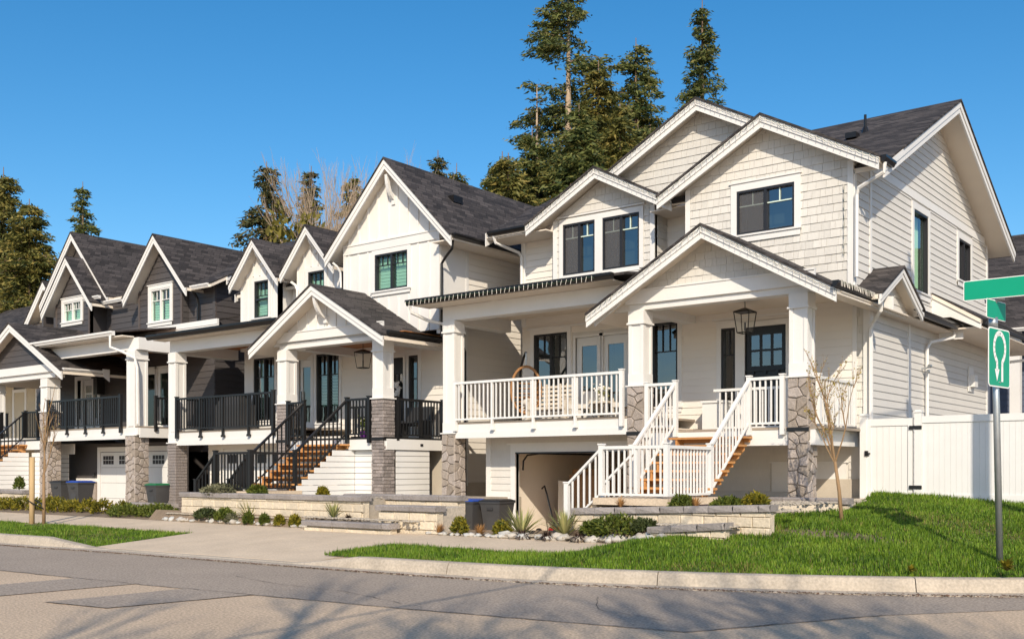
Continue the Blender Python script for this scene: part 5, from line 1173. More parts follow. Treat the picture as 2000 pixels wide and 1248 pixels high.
# ---- street lamp and trees on the photographer's side of the street (their shadows fall into view)
sl = thing('street_lamp', 'tall grey street lamp standing right of the lawn', 'street lamp', (-1.67, 16, -1.1))
MB().tube([(-1.67, 16, -1.4), (-1.67, 16, 7.3)], .13, 12).tube([(-1.67, 16, 7.3), (-1.67, 16, 10.6)], [.06, .05], 10).obj('pole', 'galvanised', sl, True)
MB().tube([(-1.67, 16, 10.2), (-1.4, 15.6, 10.9), (-.8, 15.1, 11.0)], .04, 6).obj('arm', 'galvanised', sl, True); MB().box(-1.0, -.5, 14.9, 15.2, 10.92, 11.05).obj('lamp_head', 'galvanised', sl)
tag(tube('overhead_cable', [(.8, -20, 7.2), (-.57, -3.9, 6.0), (-1.13, .9, 6.0), (-1.5, 9, 6.6), (-1.67, 16, 7.2)], .024, 'black_metal'), 'black overhead cable crossing the street', 'cable')

# ================================================================== vegetation
def branchy(mb, p, d, L, r, depth, tips, spread=.5, nmin=2, nmax=4, up=.25, seg=3, shrink=.68):
    pts = [p.copy()]; q = p.copy(); dd = d.copy()
    for i in range(seg):
        dd = (dd + Vector((random.gauss(0, .09), random.gauss(0, .09), random.gauss(0, .06) + up * .12))).normalized(); q = q + dd * (L / seg); pts.append(q.copy())
    mb.tube(pts, [r * (1 - .45 * i / seg) for i in range(seg + 1)], 5 if r > .02 else 3, cap=False)
    if depth == 0: tips.append((pts, dd)); return
    for k in range(random.randint(nmin, nmax)):
        t = random.uniform(.35, 1); b = pts[min(seg, int(t * seg + .5))]
        a = random.uniform(0, 6.28); o = dd.orthogonal().normalized(); o2 = dd.cross(o); nd = (dd + (o * math.cos(a) + o2 * math.sin(a)) * random.uniform(spread * .6, spread * 1.3) + Vector((0, 0, up))).normalized()
        branchy(mb, b, nd, L * random.uniform(shrink * .8, shrink * 1.1), r * .55, depth - 1, tips, spread, nmin, nmax, up, seg, shrink)
    branchy(mb, pts[-1], dd, L * shrink, r * .55, depth - 1, tips, spread, nmin, nmax, up, seg, shrink)
    if depth <= 1: tips.append((pts, dd))
def leaf_tris(C, size, n_dir=None, flat=.6, aspect=.5):
    """random pointed leaves at centres C"""
    n = len(C); a = rng.normal(size=(n, 3)); a[:, 2] *= flat
    if n_dir is not None: a = a * .7 + n_dir
    a /= np.linalg.norm(a, axis=1)[:, None] + 1e-9; b = np.cross(a, rng.normal(size=(n, 3))); b /= np.linalg.norm(b, axis=1)[:, None] + 1e-9
    s = (size * rng.uniform(.6, 1.4, n))[:, None]
    V = np.stack([C - a * s * .4, C + b * s * aspect * .5, C + a * s * .8, C - b * s * aspect * .5], 1).reshape(-1, 3)
    return V, np.arange(4 * n).reshape(-1, 4)
def conifer(label, x, y, H, Rb, mat='conifer', c0=.12, dens=1.0, sparse=.0, droop=.35, leaf=.34, lean=0.0, wide=1.65, z0=-1.6, top_r=.0, group='conifers behind the houses', name='conifer_tree'):
    Rb *= wide; leaf *= .66
    t = thing(name, label, 'tree', (x, y, z0), group)
    MB().tube([(x, y, z0), (x + lean * .5, y, z0 + H * .5), (x + lean, y, z0 + H)], [H * .013, H * .009, .02], 7).obj('trunk', 'bark_pale' if sparse > .3 else 'bark', t, True)
    C = []; D = []; br = MB(); h = c0 * H; k = 0; gaps = [(random.uniform(0, 6.28), random.uniform(c0, .9)) for _ in range(int(4 + sparse * 8))]
    while h < H * .985:
        f = (h / H - c0) / (1 - c0); Rr = Rb * ((1 - f) ** .75 * .92 + .05) + top_r * (1 - f)
        for j in range(random.randint(6, 9)):
            a = random.uniform(0, 6.28)
            if random.random() < sparse: continue
            if any(abs((a - ga + 3.14) % 6.28 - 3.14) < .5 and abs(h / H - gh) < .06 for ga, gh in gaps): continue
            L = Rr * random.uniform(.55, 1.12); n = max(3, int(L / .16 * dens)); dz = -droop * L * random.uniform(.5, 1.3)
            bx = x + lean * h / H
            if sparse > .2 or L > 1.5: br.tube([(bx, y, z0 + h), (bx + math.cos(a) * L * .6, y + math.sin(a) * L * .6, z0 + h + dz * .3 + .05 * L), (bx + math.cos(a) * L, y + math.sin(a) * L, z0 + h + dz)], [.035, .02, .008], 3, False)
            for i in range(n):
                r = L * (.18 + .82 * (i + random.random()) / n); w = .13 * L * (1.15 - r / L) + .11
                for _ in range(11):
                    C.append((bx + math.cos(a) * r + random.gauss(0, w), y + math.sin(a) * r + random.gauss(0, w), z0 + h + dz * (r / L) ** 1.4 + random.gauss(-.05, .08))); D.append((math.cos(a) * .9, math.sin(a) * .9, -.35))
        h += H * .013 * random.uniform(.7, 1.4) + .10; k += 1
    C = np.array(C); V, F = leaf_tris(C, leaf, np.array(D), .5, .36); big('crown', V, F, mat, t)
    if br.v: br.obj('limb', 'bark', t)
    return t
conifer('tallest sparse fir with bare trunk rising out of frame above the cream house', -31.6, 45.1, 28.5, 4.3, 'conifer', .22, 1.25, .32, .12, .36)
conifer('bushy dark fir with pointed top between the two tallest firs', -29.9, 49.1, 25.2, 3.6, 'conifer', .18, 1.25, .10, .35, .34)
conifer('slender fir with pointed top above the cream house gable', -28.4, 53.9, 28.6, 2.3, 'conifer', .2, 1.25, .05, .40, .34)
conifer('broad olive fir right behind the white house roof', -29.9, 37.4, 16.2, 3.0, 'conifer', .10, 1.35, .05, .3, .34)
conifer('dense green fir low between the tall firs and the shingled gable', -27.6, 41.9, 21.2, 2.9, 'conifer_olive', .10, 1.35, .03, .35, .34)
conifer('dense fir below the sparse tall fir on its left', -31.2, 41.4, 18.6, 2.9, 'conifer', .10, 1.35, .08, .3, .34)
conifer('low dark fir just left of the shingled gable peak', -31.3, 54.3, 21.5, 2.7, 'conifer', .2, 1.2, .08, .35, .36)
conifer('olive fir filling the gap between the two dense firs', -28.9, 40.6, 17.0, 2.8, 'conifer_olive', .10, 1.3, .05, .3, .34)
conifer('dark fir right of the dense firs against the roof edge', -27.9, 46.0, 19.5, 2.8, 'conifer', .10, 1.3, .05, .3, .34)
conifer('green fir low behind the meeting of the two house roofs', -28.6, 36.2, 15.6, 2.8, 'conifer_olive', .10, 1.3, .03, .35, .34)
conifer('middle green fir of the dense group below the tallest fir', -26.6, 38.8, 18.0, 2.8, 'conifer', .10, 1.3, .03, .35, .34)
conifer('right hand green fir of the dense group above the bay gable', -25.7, 40.8, 18.4, 2.7, 'conifer_olive', .10, 1.3, .03, .35, .34)
conifer('dark green fir just left of the highest shingled gable', -26.7, 45.2, 18.8, 2.7, 'conifer', .10, 1.3, .03, .35, .34)
conifer('tall dense fir cut by the left edge of the photo', -62.1, 30.2, 19.6, 3.4, 'conifer_olive', .05, 1.4, .03, .35, .34)
conifer('dense golden green fir second from the left edge', -56.7, 29.0, 16.6, 3.3, 'conifer_olive', .05, 1.4, .03, .35, .34)
conifer('small narrow fir peeking over the dark house gables', -70.9, 40.2, 22.4, 1.9, 'conifer', .3, 1.2, .15, .4, .36)
conifer('dark shaggy fir left of the bare trees', -48.1, 38.5, 19.3, 2.9, 'conifer_brown', .15, 1.2, .2, .3, .36)
conifer('narrow dark fir just left of the bare trees', -50.7, 44.1, 20.8, 2.2, 'conifer_brown', .15, 1.2, .15, .35, .36)
conifer('brown green fir standing behind the bare trees', -50.1, 47.1, 21.0, 2.6, 'conifer_olive', .1, 1.2, .1, .35, .36)
conifer('small fir tip above the white house ridge', -43.1, 47.6, 21.2, 1.8, 'conifer_brown', .4, 1.1, .1, .4, .34)
conifer('second small fir tip right above the white house ridge', -43.5, 49.8, 21.0, 2.0, 'conifer_olive', .4, 1.1, .15, .4, .34)
conifer('thin dead tipped fir at the left of the tall fir group', -31.8, 42.6, 21.2, 1.3, 'conifer_brown', .35, .6, .8, .1, .34)
def bare_tree(label, x, y, H, r, name='bare_tree', group=None, depth=5, mat='bark_pale', lean=(0, 0), z0=-1.6, n=4, spread=.35):
    t = thing(name, label, 'tree', (x, y, z0), group); tips = []
    MB().tube([(x, y, z0), (x, y, z0 + H * .18)], [r, r * .85], 7).obj('trunk', mat, t, True); mb = MB()
    for k in range(n):
        a = k * 6.28 / n + random.uniform(-.4, .4); d = Vector((math.cos(a) * .28 + lean[0], math.sin(a) * .28 + lean[1], 1)).normalized()
        branchy(mb, Vector((x, y, z0 + H * random.uniform(.12, .18))), d, H * .30, r * .6, depth, tips, spread, 2, 3, .30, 3, .66)
    mb.obj('crown', mat, t); return t
bare_tree('bare leafless tree left of the steep white gable', -43.1, 39.9, 20.0, .22, group='bare trees behind the white house', n=7, mat='bark_grey', spread=.28)
bare_tree('second bare leafless tree touching the steep white gable', -42.6, 42.4, 20.0, .20, group='bare trees behind the white house', n=6, mat='bark_grey', spread=.28)
bare_tree('bare street tree across the road whose shadow falls on the asphalt', 2.5, -6.7, 15, .24, depth=4, n=5, spread=.5, mat='bark')
bare_tree('second bare street tree across the road behind the photographer', 6.3, -4.0, 14.5, .24, depth=4, n=5, spread=.5, mat='bark')
def leafy(name, label, cat, x, y, z, w, h, n, leaf, mat, squash=1.0, group=None, stems=5, shell=.55):
    t = thing(name, label, cat, (x, y, z), group); d = rng.normal(size=(n, 3)); d /= np.linalg.norm(d, axis=1)[:, None]; d[:, 2] = np.abs(d[:, 2]) * 1.0 - .25 * (rng.random(n) < .3)
    rr = (shell + (1 - shell) * rng.random(n) ** .5) * (1 + .12 * np.sin(d[:, 0] * 7 + x) * np.sin(d[:, 1] * 9 + y)); C = np.stack([x + d[:, 0] * rr * w / 2, y + d[:, 1] * rr * w / 2 * squash, z + h * .18 + np.maximum(d[:, 2], -.2) * rr * h * .78], 1)
    V, F = leaf_tris(C, leaf, d * .8 + np.array([0, 0, .4]), 1, .5); big('foliage', V, F, mat, t)
    mb = MB()
    for k in range(stems): a = k * 6.28 / stems; mb.tube([(x, y, z - .03), (x + math.cos(a) * w * .25, y + math.sin(a) * w * .25 * squash, z + h * .55)], [.012, .005], 4, False)
    mb.obj('stem', 'bark', t); return t
leafy('willow_tree', 'yellow green drooping tree behind the left white dormer', 'tree', -39.6, 33.5, -1.6, 6.5, 14.6, 7500, .34, 'willow', shell=.6)
leafy('understory_tree', 'dark evergreen understory tree behind the white house roof', 'tree', -31.2, 36.6, -1.6, 5, 11.2, 5000, .34, 'conifer', shell=.5)

# hedge of round shrubs in front of the dark house
for i, (x, s, m_) in enumerate(((-31.3, .62, 'shrub_yellow'), (-30.65, .7, 'shrub_yellow'), (-30.0, .74, 'shrub_yellow'), (-29.35, .66, 'shrub_yellow'), (-28.65, .78, 'shrub_yellow'), (-28.0, .72, 'shrub_yellow'), (-27.35, .66, 'shrub_yellow'), (-26.7, .7, 'shrub_yellow'), (-25.95, .72, 'shrub_yellow'), (-25.1, .64, 'shrub_yellow'))):
    o = leafy('shrub', 'round yellow green shrub, %s from the left in the hedge by the sidewalk' % ('first second third fourth fifth sixth seventh eighth ninth tenth'.split()[i]), 'shrub', x, 15.25 + random.uniform(-.1, .1), -1.18, s * .92, s * .60, 620, .07, m_, group='hedge shrubs by the sidewalk')
for x, y, z, w, h, mt, lb in ((-24.2, 15.0, -1.18, 1.7, .32, 'shrub_green', 'spreading green shrub at the right end of the hedge'), (-23.1, 15.1, -1.16, 1.5, .34, 'shrub_green', 'spreading green shrub left of the brick pier'),
    (-20.3, 14.95, -.57, 1.3, .26, 'shrub_grey', 'grey green shrub on the wall beneath the black stair railing'), (-19.0, 14.95, -.55, .6, .22, 'shrub_green', 'small green plant on the long block wall'), (-17.1, 15.2, -.57, .32, .22, 'shrub_yellow', 'small yellow green plant beside the white slatted skirt'),
    (-20.4, 14.62, -1.12, .8, .26, 'shrub_dark', 'dark low shrub at the foot of the long block wall'), (-19.7, 14.62, -1.12, .7, .26, 'shrub_green', 'green low shrub at the foot of the long block wall'), (-19.35, 14.5, -1.18, .34, .2, 'shrub_grey', 'small grey ground plant among the river rocks'),
    (-18.75, 14.5, -1.18, .30, .26, 'shrub_green', 'small round green shrub left of three at the sidewalk'), (-18.2, 14.5, -1.18, .27, .24, 'shrub_green', 'small round green shrub middle of three at the sidewalk'), (-17.7, 14.5, -1.18, .27, .23, 'shrub_yellow', 'small yellow shrub right of three at the sidewalk'), (-17.2, 14.5, -1.18, .29, .25, 'shrub_yellow', 'small yellow shrub next to the short block wall'),
    (-12.68, 14.6, -1.19, .36, .34, 'shrub_yellow', 'small yellow shrub in front of the blue lidded bin'), (-11.75, 14.7, -1.18, .40, .30, 'shrub_yellow', 'small yellow shrub in front of the black lidded bin'), (-9.3, 14.66, -1.10, .95, .40, 'shrub_green', 'spreading bright green juniper below the stair wall'), (-9.75, 14.7, -1.1, .6, .28, 'shrub_green', 'left lobe of juniper by the yucca below the stair wall'), (-8.72, 14.6, -1.0, .5, .22, 'shrub_dark', 'small dark green ground plant beside the dark cap stones'),
    (-8.4, 15.25, -.66, .45, .27, 'shrub_green', 'bushy green shrub at the foot of the white landing railing'), (-7.6, 15.3, -.64, .6, .22, 'shrub_green', 'green shrub on the bed right of the wooden stairs'), (-7.15, 15.35, -.58, .45, .22, 'shrub_yellow', 'yellowish shrub on the bed right of the wooden stairs'), (-32.9, 16.5, -.6, .5, .42, 'shrub_green', 'round green shrub on the low wall at far left'), (-14.2, 15.2, -1.15, .4, .28, 'shrub_green', 'small green plant at the foot of the left stone pier')):
    leafy('shrub', lb, 'shrub', x, y, z, w, h, int(420 + 700 * w), .07, mt, squash=.55)
def tuft(name, label, x, y, z, n, L, wd, mat, spread=.9, droop=.3, cat='plant'):
    t = thing(name, label, cat, (x, y, z)); mb = MB()
    for k in range(n):
        a = random.uniform(0, 6.28); e = random.uniform(.25, 1) * spread; l = L * random.uniform(.7, 1.1); d = Vector((math.cos(a) * math.sin(e), math.sin(a) * math.sin(e), math.cos(e))); s = Vector((-math.sin(a), math.cos(a), 0)) * wd
        p = Vector((x, y, z)); m_ = p + d * l * .55; q = p + d * l - Vector((0, 0, droop * l * math.sin(e)))
        mb.add([p - s * .6, p + s * .6, m_ + s, m_ - s, q], [(0, 1, 2, 3), (3, 2, 4)])
    mb.obj('leaf_blades', mat, t); return t
tuft('yucca_plant', 'spiky variegated yucca left of the white stair railing', -11.35, 14.75, -1.18, 70, .62, .016, 'yucca', 1.15, .12)
tuft('yucca_plant', 'spiky variegated yucca in front of the bottom stair post', -10.45, 14.8, -1.14, 70, .62, .016, 'yucca', 1.2, .12)
tuft('yucca_plant', 'spiky yucca at the right end of the left bed', -19.0, 14.75, -1.15, 60, .6, .016, 'yucca', 1.1, .12); tuft('yucca_plant', 'small spiky yucca on the gravel terrace', -16.0, 14.5, -.98, 45, .42, .012, 'yucca', 1.1, .1)
tuft('grass_tuft', 'tan dry grass tuft by the grey rock at the pier', -13.2, 14.6, -1.2, 110, .26, .006, 'tan_grass', .9); tuft('grass_tuft', 'tan dry grass tuft between the bins and the sidewalk', -12.2, 14.62, -1.2, 120, .28, .006, 'tan_grass', .95)
tuft('grass_tuft', 'tan dry grass on the wall under the landing railing', -9.5, 15.1, -.64, 80, .24, .006, 'tan_grass', .9); tuft('grass_tuft', 'tan dry grass right of the landing railing', -8.15, 15.25, -.62, 80, .24, .006, 'tan_grass', .9); tuft('grass_tuft', 'reddish dry grass behind the left yucca', -19.4, 14.95, -1.12, 120, .42, .006, 'tan_grass', .7)
for x, lb in ((-11.15, 'dark mondo grass left of three in the rock bed'), (-10.6, 'dark mondo grass middle of three in the rock bed'), (-9.95, 'dark mondo grass right of three in the rock bed')): tuft('grass_tuft', lb, x, 14.5, -1.2, 130, .27, .007, 'dark_grass', 1.3, .5)
tuft('grass_tuft', 'dark grass tuft on the gravel terrace', -15.5, 14.45, -1.0, 80, .2, .007, 'dark_grass', 1.3, .5)
tuft('weed', 'leafy green weed in the lawn beside the sign pole', -3.1, 13.7, -1.22, 40, .22, .02, 'shrub_yellow', 1.2, .3); tuft('weed', 'small green weed at the kerb left of the sign pole', -4.1, 13.25, -1.26, 22, .13, .015, 'shrub_yellow', 1.2, .3)

# young trees
def young(label, x, y, z, H, r, lean, forks, depth, mat, buds, guard=None, group=None):
    t = thing('young_tree', label, 'tree', (x, y, z), group); mb = MB(); tips = []
    fz = H * .30
    MB().tube([(x, y, z - .1), (x + lean * .4, y, z + fz * .5), (x + lean, y, z + fz)], [r * 1.25, r, r * .9], 9).obj('trunk', mat, t, True)
    p = Vector((x + lean, y, z + fz))
    for d, L, rr in forks: branchy(mb, p - Vector((0, 0, .03)), Vector(d).normalized(), L, r * rr, depth, tips, .34, 2, 3, .30, 4, .58)
    mb.obj('crown', mat, t)
    if buds:
        C = np.array([tuple(pts[random.randint(1, len(pts) - 1)] + Vector((random.gauss(0, .015), random.gauss(0, .015), random.gauss(0, .015)))) for pts, d in tips for _ in range(buds)]); V, F = leaf_tris(C, .035, None, 1, .6); stuff(big('bud_leaf', V, F, 'bud', t))
    return t
young('young budding tree on the lawn in front of the right stone pier', -6.38, 17.0, -.85, 3.3, .030, -.12, [((-.32, .1, 1), .82, .62), ((.02, 0, 1), .95, .68), ((.27, -.1, 1), .82, .55), ((-.12, .2, 1), .8, .5), ((-.55, 0, .9), .55, .4)], 3, 'bark_young', 2)
random.seed(21)
young('slim bare young tree tied to a wooden stake on the verge', -23.95, 12.6, -1.36, 4.2, .036, .0, [((-.25, 0, 1), 1.0, .6), ((.05, 0, 1), 1.15, .7), ((.45, 0, 1), .8, .5)], 2, 'bark_young', 1)
sk = thing('tree_stake', 'round wooden stake holding the young tree', 'stake', (-24.4, 12.6, -1.43)); MB().tube([(-24.42, 12.55, -1.6), (-24.40, 12.55, .31)], .062, 10).obj('stake', 'stake_wood', sk, True)
MB().tube([(-24.5, 12.5, -.72), (-24.2, 12.48, -.80), (-23.9, 12.55, -.9), (-24.2, 12.68, -.8), (-24.48, 12.62, -.70)], .016, 5).obj('tie_strap', 'black_metal', sk)
for x in (-24.42, -23.95): MB().ico((x, 12.55, -1.33), .26, (1.3, .8, .25), 0, .15).obj('mulch_ring', 'soil', sk)

# rocks
def rock_group(label, n, xr, yr, zf, rr, group, mat='river_rock'):
    base = [MB().ico((0, 0, 0), 1, (1, 1, 1), 0, .22).obj('tmp', mat) for _ in range(5)]; ms = []
    for b in base: ms.append(b.data); b.data.shade_smooth(); bpy.data.objects.remove(b)
    for k in range(n):
        x = random.uniform(*xr); y = random.uniform(*yr); r = random.uniform(*rr); o = new_obj('rock', random.choice(ms)); o.location = (x, y, zf(x, y) + r * .25); o.scale = (r * random.uniform(.9, 1.5), r * random.uniform(.7, 1.1), r * random.uniform(.5, .75)); o.rotation_euler = (0, 0, random.uniform(0, 6.28)); tag(o, label, 'rock', group)
rock_group('pale rounded river rock in the bed before the white stairs', 60, (-11.7, -8.2), (14.50, 14.72), lambda x, y: -1.20 + max(0, x + 9.6) * .08, (.05, .15), 'river rocks before the white stairs')
rock_group('small rounded rock edging the bed by the wheeled bins', 26, (-13.5, -11.6), (14.46, 14.62), lambda x, y: -1.2, (.04, .085), 'edging rocks by the bins')
rock_group('pale river rock in the bed below the long block wall', 64, (-22.3, -16.8), (14.48, 14.66), lambda x, y: -1.19, (.05, .13), 'river rocks below the long block wall')
mb = MB()
for (x0, x1, y0, y1, z, n) in ((-8.5, -7.2, 14.55, 15.0, -.88, 260), (-10.2, -6.8, 15.15, 16.4, -.67, 700), (-7.9, -6.8, 16.4, 19.8, -.58, 500), (-16.9, -13.5, 14.3, 14.7, -.98, 420), (-17.6, -15.2, 14.9, 17.5, -.58, 500), (-11.7, -8.4, 14.5, 14.95, -1.16, 700), (-22, -16.8, 14.6, 14.69, -1.04, 700)):
    for _ in range(n):
        r = random.uniform(.012, .04); mb.ico((random.uniform(x0, x1), random.uniform(y0, y1), z + r * .3), r, (1.2, 1, .6), random.uniform(0, 3), .2)
stuff(tag(mb.obj('gravel', 'gravel'), 'pale gravel spread over the terraced planting beds', 'gravel'))
bo = MB().ico((0, 0, 0), 1, (1, 1, 1), 0, .1).obj('boulder', 'cap_stone'); bo.data.shade_smooth(); bo.location = (-13.55, 14.85, -1.05); bo.scale = (.34, .25, .30); tag(bo, 'smooth grey boulder at the foot of the left stone pier', 'boulder')

# ================================================================== props
def wheelie(label, x, y, z, lid, rz=0, s=1.0):
    t = thing('wheeled_bin', label, 'bin', (x, y, z)); c, sn = math.cos(rz), math.sin(rz)
    def T(p): return (x + (p[0] * c - p[1] * sn) * s, y + (p[0] * sn + p[1] * c) * s, z + p[2] * s)
    def frus(mb, w0, d0, w1, d1, z0, z1, oy=0):
        mb.add([T(p) for p in ((-w0, -d0 + oy, z0), (w0, -d0 + oy, z0), (w0, d0 + oy, z0), (-w0, d0 + oy, z0), (-w1, -d1 + oy, z1), (w1, -d1 + oy, z1), (w1, d1 + oy, z1), (-w1, d1 + oy, z1))], [(3, 2, 1, 0), (4, 5, 6, 7), (0, 1, 5, 4), (1, 2, 6, 5), (2, 3, 7, 6), (3, 0, 4, 7)])
    mb = MB(); frus(mb, .20, .24, .275, .33, .06, .80); b = mb.obj('body', 'bin_grey', t)
    mb = MB(); frus(mb, .295, .35, .295, .35, .80, .84); mb.obj('rim', 'bin_grey', t)
    mb = MB(); frus(mb, .30, .36, .29, .35, .842, .87); frus(mb, .27, .33, .20, .26, .871, .90); mb.obj('lid', lid, t)
    mb = MB(); frus(mb, .10, .05, .13, .05, .10, .62, -.24); mb.obj('front_rib', 'bin_grey', t)
    mb = MB(); frus(mb, .08, .02, .08, .02, .64, .70, -.32); mb.obj('lift_bar', 'bin_dark', t)
    for sx in (-.22, .22): MB().tube([T((sx, .26, .1)), T((sx + .05 * (1 if sx > 0 else -1), .26, .1))], .1 * s, 10).obj('wheel', 'lid_black', t)
    MB().tube([T((-.2, .37, .82)), T((.2, .37, .82))], .018 * s, 6).obj('handle', 'bin_dark', t)
    return t
wheelie('grey wheeled bin with blue lid beside the left stone pier of the cream house', -15.05, 17.7, -1.46, 'lid_blue', .12, .92); wheelie('grey wheeled bin with black lid right of the blue lidded bin', -14.45, 17.9, -1.46, 'lid_black', .1, .92)
wheelie('grey wheeled bin with black lid by the dark house garage', -31.45, 17.2, -1.15, 'lid_black', .15, .92); wheelie('grey wheeled bin with blue lid by the dark house garage', -30.45, 17.2, -1.15, 'lid_blue', .15, .92)
wheelie('grey wheeled bin with green lid between the two stone piers', -27.05, 17.7, -1.15, 'lid_green', .1, .85)
def lantern(label, x, y, z, s):
    t = thing('porch_lantern', label, 'lantern', (x, y, z)); mb = MB(); a, b, h = .17 * s, .12 * s, .42 * s
    for sx in (-1, 1):
        for sy in (-1, 1): mb.tube([(x + sx * a, y + sy * a, z), (x + sx * b, y + sy * b, z - h)], .011, 4)
    for k, zz in ((a, z), (b, z - h)):
        for p, q in (((-1, -1), (1, -1)), ((1, -1), (1, 1)), ((1, 1), (-1, 1)), ((-1, 1), (-1, -1))): mb.tube([(x + p[0] * k, y + p[1] * k, zz), (x + q[0] * k, y + q[1] * k, zz)], .011, 4)
    mb.tube([(x, y, z + .06), (x, y, z + .35 * s)], .008, 5); mb.tube([(x, y, z - h * .9), (x, y, z - h * .5)], .02, 6); mb.obj('cage', 'black_metal', t)
    v = [(x - a * 1.1, y - a * 1.1, z + .01), (x + a * 1.1, y - a * 1.1, z + .01), (x + a * 1.1, y + a * 1.1, z + .01), (x - a * 1.1, y + a * 1.1, z + .01), (x - .04, y - .04, z + .08), (x + .04, y - .04, z + .08), (x + .04, y + .04, z + .08), (x - .04, y + .04, z + .08)]
    raw('hood', v, [(3, 2, 1, 0), (4, 5, 6, 7), (0, 1, 5, 4), (1, 2, 6, 5), (2, 3, 7, 6), (3, 0, 4, 7)], 'black_metal', t)
    for sx, sy in ((0, -1), (1, 0)):
        p = [(-1, -1), (1, -1)] if sy else [(1, -1), (1, 1)]; raw('pane', [(x + p[0][0] * a * .97, y + p[0][1] * a * .97, z - .005), (x + p[1][0] * a * .97, y + p[1][1] * a * .97, z - .005), (x + p[1][0] * b * .97, y + p[1][1] * b * .97, z - h + .005), (x + p[0][0] * b * .97, y + p[0][1] * b * .97, z - h + .005)], [(0, 1, 2, 3)], 'glass_clear', t)
lantern('black glass lantern hanging in front of the black entry door', -9.41, 19.7, 3.22, 1.0); lantern('black glass lantern hanging in the white house porch', -19.83, 19.0, 3.06, .95)
w = thing('wall_lantern', 'black wall lantern beside the dark house entry', 'lantern', (-34.6, 20.3, 2.9)); MB().box(-34.75, -34.5, 20.1, 20.4, 2.7, 3.25).obj('lamp_body', 'black_metal', w); MB().box(-34.8, -34.45, 20.05, 20.45, 3.26, 3.32).obj('hood', 'black_metal', w)
# hanging egg chair
e = thing('egg_chair', 'brown wicker hanging egg chair on the left porch of the cream house', 'chair', (-15.2, 19.9, 1.13))
MB().tube([(-15.6, 20.2, 1.15), (-15.58, 20.15, 1.9), (-15.5, 20.1, 2.45), (-15.33, 20.0, 2.72), (-15.18, 19.9, 2.82)], .03, 8).tube([(-15.7, 20.5, 1.15), (-15.0, 19.6, 1.15)], .03, 6).obj('stand', 'black_metal', e, True)
MB().tube([(-15.18, 19.9, 2.82), (-15.18, 19.9, 2.48)], .015, 5).obj('chain', 'galvanised', e)
ring = [(-15.18 + .33 * math.cos(t) * .9, 19.9 + .2 * math.cos(t), 1.92 + .56 * math.sin(t)) for t in [i * 6.28 / 28 for i in range(29)]]; MB().tube(ring, .035, 6).obj('rim', 'wicker', e, True)
mb = MB()
for k in range(11):
    t0 = R(200 + k * 14); c = (-15.18 + .31 * math.cos(t0), 19.92 + .19 * math.cos(t0), 1.92 + .54 * math.sin(t0)); mb.tube([c, (c[0] * .5 - 7.62, 20.35, c[2] * .6 + .75), (-15.28, 20.38, 2.3)], .018, 4, False)
for zz in (1.5, 1.62, 1.74, 1.86, 1.98, 2.1): mb.tube([(-15.18 + .33 * math.cos(a) * math.sqrt(max(.05, 1 - ((zz - 1.92) / .56) ** 2)), 19.95 + .36 * abs(math.sin(a)), zz) for a in [i * 3.1416 / 10 for i in range(11)]], .016, 4, False)
mb.obj('weave', 'wicker', e); MB().ico((-15.18, 20.05, 1.62), .27, (1, .8, .45)).obj('cushion', 'cushion', e, True)
bn = thing('bench', 'pale wooden slatted bench on the left porch of the cream house', 'bench', (-14.9, 19.7, 1.13))
for k in range(5): B('back_slat', -15.0, -13.95, 20.2, 20.22, 1.55 + k * .10, 1.55 + k * .10 + .06, 'bench_wood', bn)
for k in range(6): B('back_stile', -15.0 + k * .2, -14.95 + k * .2, 20.18, 20.2, 1.45, 2.05, 'bench_wood', bn)
B('seat', -15.0, -13.9, 19.7, 20.18, 1.42, 1.48, 'bench_wood', bn)
for x in (-15.0, -13.95): B('leg', x, x + .06, 19.72, 19.78, 1.13, 1.65, 'bench_wood', bn); B('arm', x, x + .06, 19.7, 20.2, 1.65, 1.69, 'bench_wood', bn)
for x, lb in ((-13.45, 'pale cushioned patio chair left of the porch table'), (-12.3, 'pale cushioned patio chair right of the porch table')):
    c = thing('patio_chair', lb, 'chair', (x, 19.9, 1.13)); B('back', x - .3, x + .3, 20.15, 20.2, 1.4, 1.83, 'cushion', c); B('seat', x - .3, x + .3, 19.65, 20.15, 1.4, 1.5, 'cushion', c)
    for dx in (-.3, .26):
        for dy in (19.66, 20.14): B('leg', x + dx, x + dx + .04, dy, dy + .04, 1.13, 1.6, 'bench_wood', c)
tb = thing('side_table', 'small pale patio table on the porch with white flowers', 'table', (-12.9, 19.75, 1.13)); B('top', -13.15, -12.65, 19.55, 19.95, 1.50, 1.54, 'bench_wood', tb)
for dx in (-13.12, -12.72):
    for dy in (19.58, 19.88): B('leg', dx, dx + .04, dy, dy + .04, 1.13, 1.5, 'bench_wood', tb)
fl = leafy('flower_vase', 'white flowers in a vase on the patio table', 'flowers', -12.9, 19.75, 1.56, .3, .36, 120, .05, 'yucca'); MB().tube([(-12.9, 19.75, 1.54), (-12.9, 19.75, 1.66)], .05, 8).obj('vase', 'vinyl_white', fl)
mb = MB()
for _ in range(24): mb.ico((-12.9 + random.gauss(0, .09), 19.72 + random.gauss(0, .07), 1.84 + random.gauss(0, .06)), .028)
mb.obj('blossom', 'flower_white', fl)
dbx = thing('storage_box', 'white deck box behind the entry railing of the cream house', 'box', (-10.4, 20.5, .81)); MB().box(-10.75, -9.98 - .25, 20.4, 20.8, .81, 1.45).obj('body', 'vinyl_white', dbx); B('lid', -10.78, -10.2, 20.37, 20.8, 1.451, 1.5, 'vinyl_white', dbx)
